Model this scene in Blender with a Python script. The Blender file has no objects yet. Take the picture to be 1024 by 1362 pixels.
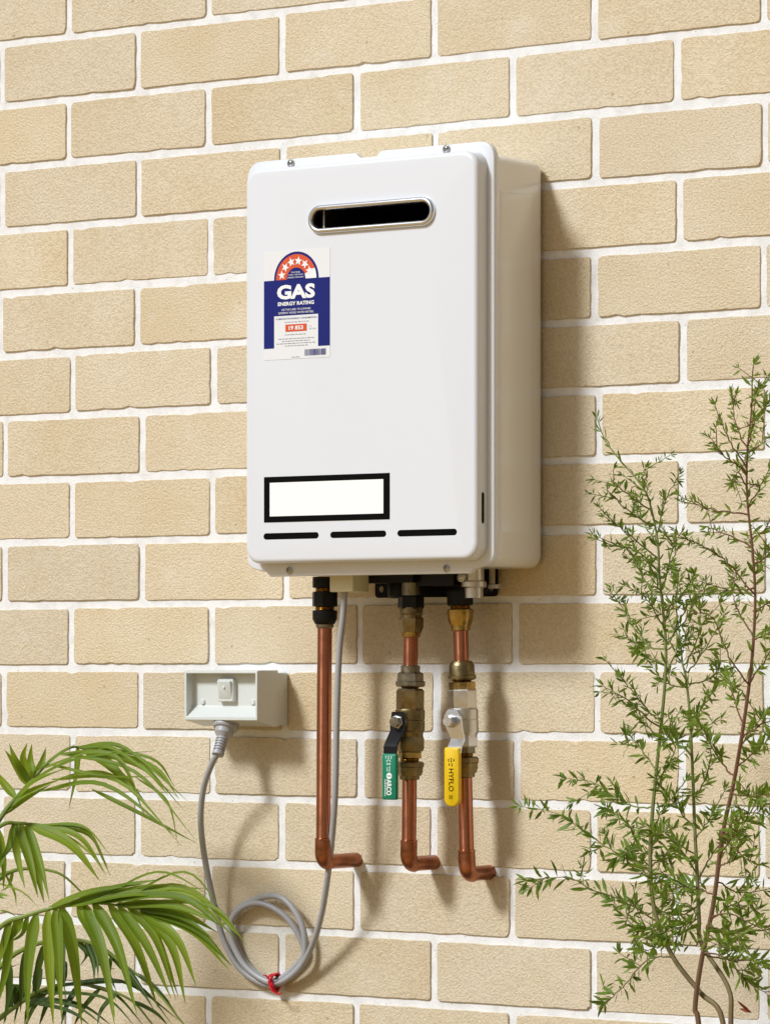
import bpy, bmesh, math, random
from mathutils import Vector, Matrix
from math import pi, sin, cos, radians

scene = bpy.context.scene
COL = scene.collection
# ------------------------------------------------------------------ camera
cam_data = bpy.data.cameras.new('camera')
cam = bpy.data.objects.new('camera', cam_data); COL.objects.link(cam)
cam.location = (3.5534, -4.1774, 1.1)
cam.rotation_euler = (pi / 2, 0, 0.6084)
cam_data.sensor_fit = 'HORIZONTAL'; cam_data.sensor_width = 36
cam_data.lens = 185.31; cam_data.shift_y = 0.2053
cam_data.clip_start = 0.05; cam_data.clip_end = 500
scene.camera = cam
# ------------------------------------------------------------------ light
SUN_DIR = Vector((0.42, 1.0, -0.93)).normalized()        # direction the light travels
world = bpy.data.worlds.new('World'); scene.world = world; world.use_nodes = True
wn = world.node_tree.nodes; wl = world.node_tree.links
bgn = wn['Background']
sky = wn.new('ShaderNodeTexSky'); sky.sky_type = 'NISHITA'; sky.sun_disc = False
sky.sun_elevation = math.asin(-SUN_DIR.z); sky.sun_rotation = math.atan2(-SUN_DIR.x, -SUN_DIR.y)
sky.dust_density = 4.0; sky.air_density = 1.0
hs = wn.new('ShaderNodeHueSaturation'); hs.inputs['Saturation'].default_value = 0.05
wl.new(sky.outputs[0], hs.inputs['Color']); wl.new(hs.outputs[0], bgn.inputs['Color'])
bgn.inputs['Strength'].default_value = 0.06
sun_d = bpy.data.lights.new('sun', 'SUN'); sun_d.energy = 3.9; sun_d.angle = radians(11); sun_d.color = (0.935, 0.975, 1.0)
sun = bpy.data.objects.new('sun', sun_d); COL.objects.link(sun)
sun.location = (-2, -4, 6); sun.rotation_euler = SUN_DIR.to_track_quat('-Z', 'Y').to_euler()
vs = scene.view_settings
vs.view_transform = 'Standard'; vs.look = 'None'; vs.gamma = 1.0; vs.use_curve_mapping = False
vs.exposure = -0.26
rnd = random.Random(11)

# ------------------------------------------------------------------ materials
def new_mat(name):
    m = bpy.data.materials.new(name); m.use_nodes = True
    return m, m.node_tree.nodes, m.node_tree.links, m.node_tree.nodes['Principled BSDF']
def pbr(name, col, rough=0.5, metal=0.0, spec=0.5, coat=0.0, bump=0.0, bscale=300.0, var=0.0, vscale=30.0, rvar=0.0):
    m, n, l, b = new_mat(name)
    b.inputs['Base Color'].default_value = (*col, 1); b.inputs['Roughness'].default_value = rough
    b.inputs['Metallic'].default_value = metal; b.inputs['Specular IOR Level'].default_value = spec
    b.inputs['Coat Weight'].default_value = coat; b.inputs['Coat Roughness'].default_value = 0.08
    tc = n.new('ShaderNodeTexCoord')
    if var > 0 or rvar > 0:
        nz = n.new('ShaderNodeTexNoise'); nz.inputs['Scale'].default_value = vscale; nz.inputs['Detail'].default_value = 5
        nz.inputs['Roughness'].default_value = 0.65
        l.new(tc.outputs['Object'], nz.inputs['Vector'])
        if var > 0:
            r = n.new('ShaderNodeValToRGB'); r.color_ramp.elements[0].position = 0.3; r.color_ramp.elements[1].position = 0.72
            r.color_ramp.elements[0].color = (*[max(0, c * (1 - var)) for c in col], 1)
            r.color_ramp.elements[1].color = (*[min(1, c * (1 + var * .6)) for c in col], 1)
            l.new(nz.outputs['Fac'], r.inputs['Fac']); l.new(r.outputs['Color'], b.inputs['Base Color'])
        if rvar > 0:
            mr = n.new('ShaderNodeMapRange'); mr.inputs['From Min'].default_value = .3; mr.inputs['From Max'].default_value = .7
            mr.inputs['To Min'].default_value = max(.02, rough - rvar); mr.inputs['To Max'].default_value = rough + rvar
            l.new(nz.outputs['Fac'], mr.inputs['Value']); l.new(mr.outputs[0], b.inputs['Roughness'])
    if bump > 0:
        nb = n.new('ShaderNodeTexNoise'); nb.inputs['Scale'].default_value = bscale; nb.inputs['Detail'].default_value = 3
        l.new(tc.outputs['Object'], nb.inputs['Vector'])
        bp = n.new('ShaderNodeBump'); bp.inputs['Strength'].default_value = bump; bp.inputs['Distance'].default_value = 0.001
        l.new(nb.outputs['Fac'], bp.inputs['Height']); l.new(bp.outputs[0], b.inputs['Normal'])
    return m

def brick_material():
    m, n, l, b = new_mat('cream_brick')
    tc = n.new('ShaderNodeTexCoord'); oi = n.new('ShaderNodeObjectInfo')
    wn_ = n.new('ShaderNodeTexWhiteNoise'); wn_.noise_dimensions = '1D'; l.new(oi.outputs['Random'], wn_.inputs['W'])
    sc = n.new('ShaderNodeVectorMath'); sc.operation = 'SCALE'; sc.inputs['Scale'].default_value = 40
    l.new(wn_.outputs['Color'], sc.inputs[0])
    ad = n.new('ShaderNodeVectorMath'); ad.operation = 'ADD'
    l.new(tc.outputs['Object'], ad.inputs[0]); l.new(sc.outputs[0], ad.inputs[1])
    co = ad.outputs[0]
    def noise(scale, det=3, rough=.5):
        t = n.new('ShaderNodeTexNoise'); t.inputs['Scale'].default_value = scale; t.inputs['Detail'].default_value = det
        t.inputs['Roughness'].default_value = rough; l.new(co, t.inputs['Vector']); return t
    big = noise(9, 3, .5); mid = noise(60, 4, .6); fine = noise(330, 2, .6); grain = noise(800, 2, .6)
    r1 = n.new('ShaderNodeValToRGB')
    e = r1.color_ramp.elements
    e[0].position = .3; e[0].color = (.665, .545, .365, 1); e[1].position = .72; e[1].color = (.715, .615, .455, 1)
    l.new(big.outputs['Fac'], r1.inputs['Fac'])
    # fine speckle of lighter and darker grains
    r2 = n.new('ShaderNodeValToRGB'); e = r2.color_ramp.elements
    e[0].position = .32; e[0].color = (.78, .75, .69, 1); e[1].position = .60; e[1].color = (1.0, 1.0, 1.0, 1)
    l.new(fine.outputs['Fac'], r2.inputs['Fac'])
    mx = n.new('ShaderNodeMix'); mx.data_type = 'RGBA'; mx.blend_type = 'MULTIPLY'; mx.inputs[0].default_value = .75
    l.new(r1.outputs['Color'], mx.inputs[6]); l.new(r2.outputs['Color'], mx.inputs[7])
    # pale bloom patches
    r3 = n.new('ShaderNodeValToRGB'); e = r3.color_ramp.elements
    e[0].position = .58; e[0].color = (0, 0, 0, 1); e[1].position = .78; e[1].color = (.55, .55, .55, 1)
    bl = noise(14, 5, .65); l.new(bl.outputs['Fac'], r3.inputs['Fac'])
    mx2 = n.new('ShaderNodeMix'); mx2.data_type = 'RGBA'; l.new(r3.outputs['Color'], mx2.inputs[0])
    l.new(mx.outputs[2], mx2.inputs[6]); mx2.inputs[7].default_value = (.76, .68, .57, 1)
    # small dark pits
    vo = n.new('ShaderNodeTexVoronoi'); vo.inputs['Scale'].default_value = 26; l.new(co, vo.inputs['Vector'])
    pr = n.new('ShaderNodeValToRGB'); e = pr.color_ramp.elements
    e[0].position = .03; e[0].color = (.55, .5, .45, 1); e[1].position = .07; e[1].color = (1, 1, 1, 1)
    l.new(vo.outputs['Distance'], pr.inputs['Fac'])
    mx3 = n.new('ShaderNodeMix'); mx3.data_type = 'RGBA'; mx3.blend_type = 'MULTIPLY'; mx3.inputs[0].default_value = .7
    l.new(mx2.outputs[2], mx3.inputs[6]); l.new(pr.outputs['Color'], mx3.inputs[7])
    # tone of the single brick
    hv = n.new('ShaderNodeHueSaturation')
    mr = n.new('ShaderNodeMapRange'); mr.inputs['To Min'].default_value = .955; mr.inputs['To Max'].default_value = 1.03
    l.new(oi.outputs['Random'], mr.inputs['Value']); l.new(mr.outputs[0], hv.inputs['Value'])
    mr2 = n.new('ShaderNodeMapRange'); mr2.inputs['To Min'].default_value = .9; mr2.inputs['To Max'].default_value = 1.08
    l.new(wn_.outputs['Value'], mr2.inputs['Value']); l.new(mr2.outputs[0], hv.inputs['Saturation'])
    l.new(mx3.outputs[2], hv.inputs['Color']); l.new(hv.outputs[0], b.inputs['Base Color'])
    b.inputs['Roughness'].default_value = .5; b.inputs['Specular IOR Level'].default_value = .5
    # pebbled relief
    a1 = n.new('ShaderNodeMath'); a1.operation = 'MULTIPLY_ADD'; a1.inputs[1].default_value = .55
    l.new(grain.outputs['Fac'], a1.inputs[0]); l.new(fine.outputs['Fac'], a1.inputs[2])
    a2 = n.new('ShaderNodeMath'); a2.operation = 'MULTIPLY_ADD'; a2.inputs[1].default_value = .3
    l.new(mid.outputs['Fac'], a2.inputs[0]); l.new(a1.outputs[0], a2.inputs[2])
    bp = n.new('ShaderNodeBump'); bp.inputs['Strength'].default_value = .7; bp.inputs['Distance'].default_value = .0021
    l.new(a2.outputs[0], bp.inputs['Height']); l.new(bp.outputs[0], b.inputs['Normal'])
    return m

def mortar_material():
    m, n, l, b = new_mat('white_mortar')
    tc = n.new('ShaderNodeTexCoord')
    t = n.new('ShaderNodeTexNoise'); t.inputs['Scale'].default_value = 45; t.inputs['Detail'].default_value = 6; t.inputs['Roughness'].default_value = .7
    l.new(tc.outputs['Object'], t.inputs['Vector'])
    r = n.new('ShaderNodeValToRGB'); e = r.color_ramp.elements
    e[0].position = .28; e[0].color = (.66, .655, .645, 1); e[1].position = .55; e[1].color = (.80, .80, .81, 1)
    l.new(t.outputs['Fac'], r.inputs['Fac'])
    vo = n.new('ShaderNodeTexVoronoi'); vo.inputs['Scale'].default_value = 60; l.new(tc.outputs['Object'], vo.inputs['Vector'])
    pr = n.new('ShaderNodeValToRGB'); e = pr.color_ramp.elements
    e[0].position = .035; e[0].color = (.45, .42, .38, 1); e[1].position = .08; e[1].color = (1, 1, 1, 1)
    l.new(vo.outputs['Distance'], pr.inputs['Fac'])
    mx = n.new('ShaderNodeMix'); mx.data_type = 'RGBA'; mx.blend_type = 'MULTIPLY'; mx.inputs[0].default_value = .8
    l.new(r.outputs['Color'], mx.inputs[6]); l.new(pr.outputs['Color'], mx.inputs[7]); l.new(mx.outputs[2], b.inputs['Base Color'])
    b.inputs['Roughness'].default_value = .85
    t2 = n.new('ShaderNodeTexNoise'); t2.inputs['Scale'].default_value = 420; t2.inputs['Detail'].default_value = 4; l.new(tc.outputs['Object'], t2.inputs['Vector'])
    bp = n.new('ShaderNodeBump'); bp.inputs['Strength'].default_value = .5; bp.inputs['Distance'].default_value = .0015
    l.new(t2.outputs['Fac'], bp.inputs['Height']); l.new(bp.outputs[0], b.inputs['Normal'])
    return m

def leaf_material(name, c0, c1, trans=.35, rough=.38, scale=8):
    m, n, l, b = new_mat(name)
    oi = n.new('ShaderNodeObjectInfo'); tc = n.new('ShaderNodeTexCoord')
    t = n.new('ShaderNodeTexNoise'); t.inputs['Scale'].default_value = scale; t.inputs['Detail'].default_value = 3
    l.new(tc.outputs['Object'], t.inputs['Vector'])
    a = n.new('ShaderNodeMath'); a.operation = 'MULTIPLY_ADD'; a.inputs[1].default_value = .45
    l.new(oi.outputs['Random'], a.inputs[0])
    s_ = n.new('ShaderNodeMath'); s_.operation = 'MULTIPLY_ADD'; s_.inputs[1].default_value = 1.2; s_.inputs[2].default_value = -.32
    l.new(t.outputs['Fac'], s_.inputs[0]); l.new(s_.outputs[0], a.inputs[2])
    mx = n.new('ShaderNodeMix'); mx.data_type = 'RGBA'; mx.inputs[6].default_value = (*c0, 1); mx.inputs[7].default_value = (*c1, 1)
    l.new(a.outputs[0], mx.inputs[0]); l.new(mx.outputs[2], b.inputs['Base Color'])
    at = n.new('ShaderNodeAttribute'); at.attribute_name = 'across'
    wv = n.new('ShaderNodeTexNoise'); wv.noise_dimensions = '1D'; wv.inputs['Scale'].default_value = 4; wv.inputs['Detail'].default_value = 2
    l.new(at.outputs['Fac'], wv.inputs['W'])
    vr = n.new('ShaderNodeMapRange'); vr.inputs['From Min'].default_value = .3; vr.inputs['From Max'].default_value = .7
    vr.inputs['To Min'].default_value = .6; vr.inputs['To Max'].default_value = 1.25; l.new(wv.outputs['Fac'], vr.inputs['Value'])
    vh = n.new('ShaderNodeHueSaturation'); l.new(mx.outputs[2], vh.inputs['Color']); l.new(vr.outputs[0], vh.inputs['Value']); l.new(vh.outputs[0], b.inputs['Base Color'])
    b.inputs['Roughness'].default_value = rough; b.inputs['Specular IOR Level'].default_value = .35
    tr = n.new('ShaderNodeBsdfTranslucent'); 
    hv = n.new('ShaderNodeHueSaturation'); hv.inputs['Value'].default_value = 1.5; l.new(mx.outputs[2], hv.inputs['Color']); l.new(hv.outputs[0], tr.inputs['Color'])
    ms = n.new('ShaderNodeMixShader'); ms.inputs[0].default_value = trans
    l.new(b.outputs[0], ms.inputs[1]); l.new(tr.outputs[0], ms.inputs[2])
    l.new(ms.outputs[0], n['Material Output'].inputs['Surface'])
    return m

M = {}
M['brick'] = brick_material(); M['mortar'] = mortar_material()
M['ground'] = pbr('warm_bounce_gravel', (.53, .335, .11), .9, bump=.8, bscale=60, var=.12, vscale=25)  # ground out of view, its colour picked to bounce warm fill light
M['soil'] = pbr('garden_soil', (.07, .05, .035), .95, bump=1, bscale=40, var=.5, vscale=30)
M['paint'] = pbr('white_enamel', (.71, .73, .78), .28, coat=.35, bump=.22, bscale=7)
M['case'] = pbr('lightened_case_enamel', (.80, .79, .77), .22, coat=.4)  # same enamel, lightened in place of missing fill light on the side
M['chrome'] = pbr('chrome', (.74, .75, .77), .24, 1)
M['steel'] = pbr('screw_steel', (.55, .55, .54), .3, 1)
M['silver'] = pbr('nickel_plate', (.68, .66, .63), .36, 1, var=.08, vscale=120, rvar=.08)
M['black'] = pbr('recess_shade_black', (.004, .004, .004), .9, spec=.05)  # flat black put in for the shade inside slots and openings
M['blackpl'] = pbr('black_plastic', (.007, .007, .007), .5, spec=.22, var=.3, vscale=60)
M['blackpaint'] = pbr('black_enamel', (.006, .006, .007), .35, spec=.25)
M['copper'] = pbr('copper', (.52, .21, .13), .24, 1, var=.16, vscale=25, rvar=.05)
_b = M['copper'].node_tree.nodes['Principled BSDF']; _b.inputs['Anisotropic'].default_value = .92; _b.inputs['Anisotropic Rotation'].default_value = .25
_t = M['copper'].node_tree.nodes.new('ShaderNodeTangent'); _t.direction_type = 'RADIAL'; _t.axis = 'Z'; M['copper'].node_tree.links.new(_t.outputs[0], _b.inputs['Tangent'])
M['copper_old'] = pbr('heated_copper', (.42, .165, .09), .34, 1, var=.45, vscale=60, rvar=.08)
M['brass'] = pbr('brass', (.47, .32, .11), .25, 1, var=.5, vscale=90, rvar=.08)
M['brass_dull'] = pbr('dull_brass', (.26, .20, .10), .36, 1, var=.35, vscale=110, rvar=.08, bump=.15, bscale=900)
M['brass_grey'] = pbr('tarnished_brass', (.27, .24, .17), .42, 1, var=.4, vscale=110, rvar=.08)
M['green'] = pbr('green_vinyl', (.0, .21, .115), .42)
M['yellow'] = pbr('yellow_vinyl', (.76, .50, .004), .42)
M['cord'] = pbr('grey_pvc', (.36, .36, .38), .42)
M['plug'] = pbr('grey_plug', (.37, .37, .39), .45)
M['outlet'] = pbr('outlet_plastic', (.63, .655, .635), .35)
M['cream'] = pbr('cream_plastic', (.66, .62, .42), .45)
M['red'] = pbr('red_tie', (.55, .004, .02), .35)
M['ink_white'] = pbr('print_white', (.85, .85, .86), .3)
M['paper'] = pbr('sticker_paper', (.755, .765, .785), .35)
M['ink_plate'] = pbr('plate_white', (.92, .92, .92), .3)
M['ink_blue'] = pbr('print_blue', (.008, .014, .16), .5, spec=.2)
M['ink_orange'] = pbr('print_orange', (.66, .09, .025), .3)
M['ink_grey'] = pbr('print_grey', (.30, .31, .36), .35)
M['ink_navy'] = pbr('print_navy', (.09, .10, .25), .35)
M['ink_black'] = pbr('print_black', (.004, .004, .004), .8, spec=.05)
M['palm'] = leaf_material('palm_leaf', (.10, .185, .012), (.29, .38, .03), .45, .5, 6)
M['palm_dark'] = leaf_material('dark_palm_leaf', (.026, .052, .008), (.075, .13, .014), .25, .5, 6)  # darker green copy of the palm leaf for the rear lower fronds
M['rachis'] = pbr('palm_stalk', (.19, .26, .045), .45, var=.3, vscale=30)
M['shrub'] = leaf_material('shrub_leaf', (.058, .135, .014), (.31, .41, .05), .38, .5, 55)
M['bark'] = pbr('shrub_bark', (.17, .12, .065), .75, var=.4, vscale=60, bump=.5, bscale=250)
def stem_material(name, low, high):
    m, n, l, b = new_mat(name); tc = n.new('ShaderNodeTexCoord'); sp = n.new('ShaderNodeSeparateXYZ'); l.new(tc.outputs['Object'], sp.inputs[0])
    nz = n.new('ShaderNodeTexNoise'); nz.inputs['Scale'].default_value = 40; nz.inputs['Detail'].default_value = 4; l.new(tc.outputs['Object'], nz.inputs['Vector'])
    a = n.new('ShaderNodeMath'); a.operation = 'MULTIPLY_ADD'; a.inputs[1].default_value = .25; l.new(nz.outputs['Fac'], a.inputs[0]); l.new(sp.outputs['Z'], a.inputs[2])
    r = n.new('ShaderNodeMapRange'); r.inputs['From Min'].default_value = .78; r.inputs['From Max'].default_value = 1.08; l.new(a.outputs[0], r.inputs['Value'])
    mx = n.new('ShaderNodeMix'); mx.data_type = 'RGBA'; mx.inputs[6].default_value = (*low, 1); mx.inputs[7].default_value = (*high, 1); l.new(r.outputs[0], mx.inputs[0])
    l.new(mx.outputs[2], b.inputs['Base Color']); b.inputs['Roughness'].default_value = .65
    bp = n.new('ShaderNodeBump'); bp.inputs['Strength'].default_value = .6; bp.inputs['Distance'].default_value = .001; l.new(nz.outputs['Fac'], bp.inputs['Height']); l.new(bp.outputs[0], b.inputs['Normal'])
    return m
M['greenbark'] = stem_material('green_stem', (.17, .105, .05), (.17, .20, .055))
M['redbark'] = stem_material('red_stem', (.15, .085, .045), (.15, .065, .03))
M['redleaf'] = leaf_material('red_leaf', (.14, .02, .012), (.24, .05, .02), .3, .4, 60)

# ------------------------------------------------------------------ mesh helpers
class MB:
    def __init__(s): s.v = []; s.f = []
    def add(s, vs_, fs):
        k = len(s.v); s.v += [tuple(p) for p in vs_]; s.f += [tuple(i + k for i in f) for f in fs]; return s
    def rings(s, rs, cap0=True, cap1=True, closed=True):
        n = len(rs[0]); vs_ = [p for r in rs for p in r]; fs = []
        for i in range(len(rs) - 1):
            for j in range(n if closed else n - 1):
                a, b2 = i * n + j, i * n + (j + 1) % n
                fs.append((a, b2, b2 + n, a + n))
        if cap0: fs.append(tuple(range(n - 1, -1, -1)))
        if cap1: fs.append(tuple((len(rs) - 1) * n + j for j in range(n)))
        return s.add(vs_, fs)
    def box(s, x0, x1, y0, y1, z0, z1):
        return s.add([(x0, y0, z0), (x1, y0, z0), (x1, y1, z0), (x0, y1, z0), (x0, y0, z1), (x1, y0, z1), (x1, y1, z1), (x0, y1, z1)],
                     [(0, 3, 2, 1), (4, 5, 6, 7), (0, 1, 5, 4), (1, 2, 6, 5), (2, 3, 7, 6), (3, 0, 4, 7)])
    def lathe(s, c, d, prof, n=28, rot=0.0):
        "prof: (distance along d, radius)"
        d = Vector(d).normalized(); c = Vector(c)
        u = d.orthogonal().normalized(); w = d.cross(u)
        rs = [[c + d * t + (u * cos(rot + 2 * pi * j / n) + w * sin(rot + 2 * pi * j / n)) * r for j in range(n)] for t, r in prof]
        return s.rings(rs)
    def tube(s, pts, r, n=12, taper=None):
        pts = [Vector(p) for p in pts]; rs = []
        t0 = (pts[1] - pts[0]).normalized(); u = t0.orthogonal().normalized()
        for i, p in enumerate(pts):
            t = (pts[min(i + 1, len(pts) - 1)] - pts[max(i - 1, 0)]).normalized()
            u = (u - t * u.dot(t)).normalized(); w = t.cross(u)
            rr = r if taper is None else r + (taper - r) * i / (len(pts) - 1)
            rs.append([p + (u * cos(2 * pi * j / n) + w * sin(2 * pi * j / n)) * rr for j in range(n)])
        return s.rings(rs)
    across = None
    def mesh(s, name, smooth=True, ang=38, fix=True, off=Vector((0, 0, 0))):
        me = bpy.data.meshes.new(name)
        me.from_pydata([(p[0] - off.x, p[1] - off.y, p[2] - off.z) for p in s.v], [], s.f); me.update()
        if s.across:
            at = me.attributes.new('across', 'FLOAT', 'POINT'); at.data.foreach_set('value', s.across)
        if fix:
            bm = bmesh.new(); bm.from_mesh(me); bmesh.ops.recalc_face_normals(bm, faces=bm.faces); bm.to_mesh(me); bm.free()
        if smooth:
            me.polygons.foreach_set('use_smooth', [True] * len(me.polygons)); me.set_sharp_from_angle(angle=radians(ang))
        return me

def origin_of(o):
    v = Vector(o.location)
    while o.parent: o = o.parent; v += o.location
    return v
def link(name, me, mat, parent=None, loc=None):
    o = bpy.data.objects.new(name, me); COL.objects.link(o)
    if mat is not None and len(me.materials) == 0: me.materials.append(M[mat] if isinstance(mat, str) else mat)
    if parent: o.parent = parent
    if loc is not None: o.location = loc
    return o
def part(name, mb, mat, parent=None, ang=38, smooth=True, fix=True):
    off = origin_of(parent) if parent else Vector((0, 0, 0))
    return link(name, mb.mesh(name, smooth, ang, fix, off), mat, parent)
def thing(name, loc, label, cat, group=None):
    o = bpy.data.objects.new(name, None); o.empty_display_size = .05; COL.objects.link(o); o.location = loc
    o['label'] = label; o['category'] = cat
    if group: o['group'] = group
    return o
def catmull(pts, k=8):
    pts = [Vector(p) for p in pts]; out = []
    q = [2 * pts[0] - pts[1]] + pts + [2 * pts[-1] - pts[-2]]
    for i in range(1, len(q) - 2):
        for j in range(k):
            t = j / k; a, b_, c_, d_ = q[i - 1], q[i], q[i + 1], q[i + 2]
            out.append(.5 * ((2 * b_) + (c_ - a) * t + (2 * a - 5 * b_ + 4 * c_ - d_) * t * t + (3 * b_ - a - 3 * c_ + d_) * t ** 3))
    out.append(pts[-1]); return out
def rpoly(pts, n=6):
    "polygon with rounded corners: (x, z, r)"
    out = []; N = len(pts)
    for i in range(N):
        x, z, r = pts[i]; p = Vector((x, z)); a = Vector(pts[i - 1][:2]) - p; b_ = Vector(pts[(i + 1) % N][:2]) - p
        if r <= 0: out.append((x, z)); continue
        a.normalize(); b_.normalize(); th = a.angle(b_) / 2; dist = r / math.tan(th)
        c_ = p + (a + b_).normalized() * (r / sin(th)); s0 = p + a * dist - c_; s1 = p + b_ * dist - c_
        a0 = math.atan2(s0.y, s0.x); a1 = math.atan2(s1.y, s1.x); dlt = (a1 - a0 + pi) % (2 * pi) - pi
        for j in range(n + 1):
            t = a0 + dlt * j / n; out.append((c_.x + r * cos(t), c_.y + r * sin(t)))
    return out
def rrect(x0, x1, z0, z1, r, n=6): return rpoly([(x0, z0, r), (x1, z0, r), (x1, z1, r), (x0, z1, r)], n)
def ring(o, y): return [(x, y, z) for x, z in o]
def cut(obj, cutters):
    "boolean difference, result baked into the mesh"
    tmp = []
    for mb in cutters:
        c_ = link('cutter', mb.mesh('cutter', False, off=origin_of(obj)), None); c_.location = origin_of(obj); tmp.append(c_)
        md = obj.modifiers.new('b', 'BOOLEAN'); md.object = c_; md.operation = 'DIFFERENCE'; md.solver = 'EXACT'
    bpy.context.view_layer.update()
    dg = bpy.context.evaluated_depsgraph_get()
    me = bpy.data.meshes.new_from_object(obj.evaluated_get(dg)); obj.modifiers.clear()
    me.materials.clear(); me.materials.append(obj.data.materials[0])
    obj.data = me; me.set_sharp_from_angle(angle=radians(38))
    for c_ in tmp: bpy.data.objects.remove(c_)
def text_mb(s, x0, x1, z0, z1, y, bold=0.0, rot=0, mode='fit'):
    "flat lettering fitted to the box x0..x1, z0..z1 on the plane y, facing -y; rot=-90 reads downwards"
    cu = bpy.data.curves.new('lettering', 'FONT'); cu.body = s; cu.size = 1; cu.offset = bold; cu.resolution_u = 3
    to = bpy.data.objects.new('lettering', cu); COL.objects.link(to); bpy.context.view_layer.update()
    me = bpy.data.meshes.new_from_object(to.evaluated_get(bpy.context.evaluated_depsgraph_get()))
    vv = [(v.co.x, v.co.y) for v in me.vertices]; ff = [tuple(p.vertices) for p in me.polygons]
    bpy.data.objects.remove(to); bpy.data.curves.remove(cu); bpy.data.meshes.remove(me)
    if rot == -90: vv = [(b_, -a) for a, b_ in vv]
    ax, bx = min(p[0] for p in vv), max(p[0] for p in vv); az, bz = min(p[1] for p in vv), max(p[1] for p in vv)
    mb = MB(); mb.add([(x0 + (p[0] - ax) / (bx - ax) * (x1 - x0), y, z0 + (p[1] - az) / (bz - az) * (z1 - z0)) for p in vv], ff)
    return mb
def flat(outline, y): return MB().add([(x, y, z) for x, z in outline], [tuple(range(len(outline)))])
def face_out(o):
    "turn every face of a flat print towards -y"
    for p in o.data.polygons:
        if p.normal.y > 0: p.flip()
    o.data.update(); return o
# ------------------------------------------------------------------ ground
g = MB().add([(-150, -150, 0), (150, -150, 0), (150, 150, 0), (-150, 150, 0)], [(0, 1, 2, 3)])
o = part('ground', g, 'ground', smooth=False); o['kind'] = 'structure'
g = MB(); nb = 60
top = [(-2.6 + 7.2 * i / nb, -.62 + .05 * sin(i * .9) + .03 * sin(i * 2.3)) for i in range(nb + 1)]
g.add([(x, y, .004) for x, y in top] + [(x, -.002, .006) for x, y in top], [(i, i + 1, i + 2 + nb, i + 1 + nb) for i in range(nb)])
o = part('garden_bed', g, 'soil', smooth=False); o['kind'] = 'structure'

# ------------------------------------------------------------------ brick wall
PX, PZ, JT, K0 = .240, .086, .0106, 1.9626          # brick pitch, course pitch, joint, a bed joint's height
wall = thing('brick_wall', (.6, 0, 0), 'cream brick wall with pale white mortar joints behind the white heater', 'wall')
WX0, WX1 = -2.4, 3.9
c_top, c_bot = -11, 22
def brick_mesh(w, h, seed):
    r = random.Random(seed)
    base = rrect(-w / 2, w / 2, -h / 2, h / 2, r.uniform(.003, .006), 3)
    pts = []
    for i, p in enumerate(base):
        q = base[(i + 1) % len(base)]; L = math.dist(p, q); n = max(1, int(L / .011))
        for j in range(n): pts.append((p[0] + (q[0] - p[0]) * j / n, p[1] + (q[1] - p[1]) * j / n))
    ph = [r.uniform(0, 6.28) for _ in range(6)]; am = [r.uniform(.00005, .00026) for _ in range(3)]
    out = []
    for x, z in pts:
        e = sum(am[k] * sin((x * (1 if k % 2 else -1) + z) * (30 + 55 * k) + ph[k]) for k in range(3)) + r.gauss(0, .0002)
        if r.random() < .03: e -= r.uniform(.0008, .0028)
        l_ = math.hypot(x / w, z / h) + 1e-6
        d = Vector((x / w ** 2, z / h ** 2)).normalized() if False else Vector((0, math.copysign(1, z)) if abs(z) > h / 2 - .008 else (math.copysign(1, x), 0))
        out.append((x + d.x * e, z + d.y * e))
    def ins(k): return [(x - math.copysign(min(k, abs(x)), x) if abs(x) > w / 2 - .012 else x, z - math.copysign(min(k, abs(z)), z) if abs(z) > h / 2 - .012 else z) for x, z in out]
    m = MB(); m.rings([ring(out, .03), ring(out, .0010), ring(ins(.0003), .0003), ring(ins(.0007), 0)], cap0=False)
    return m
variants = []
for s_ in range(14):
    me = brick_mesh(PX - JT, PZ - JT, s_).mesh('brick', ang=60)
    big_ = max(me.polygons, key=lambda p: p.area); big_.use_smooth = False
    for li in big_.loop_indices: me.edges[me.loops[li].edge_index].use_edge_sharp = True
    variants.append(me)
cell = []
for c_ in range(c_top, c_bot):
    zc = K0 - (c_ + .5) * PZ
    if zc < 0: continue
    sh = (.0048 if 5 <= c_ <= 11 else (-.001 if c_ > 11 else 0)) + rnd.uniform(-.0015, .0015)
    for i in range(-11, 17):
        xc = (i + (.5 if c_ % 2 == 0 else 0)) * PX + sh
        if WX0 < xc < WX1: cell.append((xc, zc))
cell.sort(key=lambda p: max(abs(p[0] - .6) / .75, abs(p[1] - 1.29) / .9))
rest = MB()
for k, (xc, zc) in enumerate(cell):
    jx, jz, jy = rnd.uniform(-.0013, .0013), rnd.uniform(-.0009, .0009), rnd.uniform(-.0006, .0008)
    vi = rnd.randrange(14)
    if k < 280:
        o = link('brick', variants[vi], 'brick', wall, (xc + jx - .6, jy, zc + jz))
        o.rotation_euler = (rnd.uniform(-.006, .006), rnd.uniform(-.004, .004) + (pi if rnd.random() < .0 else 0), rnd.uniform(-.003, .003))
    else:
        w, h = (PX - JT) / 2, (PZ - JT) / 2; x, z = xc + jx, zc + jz
        o1 = rrect(x - w, x + w, z - h, z + h, .004, 1)
        ci = [(x + (a - x) * .982, z + (b_ - z) * .95) for a, b_ in o1]
        rest.rings([ring(o1, .03), ring(o1, .0025 + jy), ring(ci, jy)], cap0=False)
o = part('brickwork', rest, 'brick', wall, ang=60); o['kind'] = 'stuff'
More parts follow.
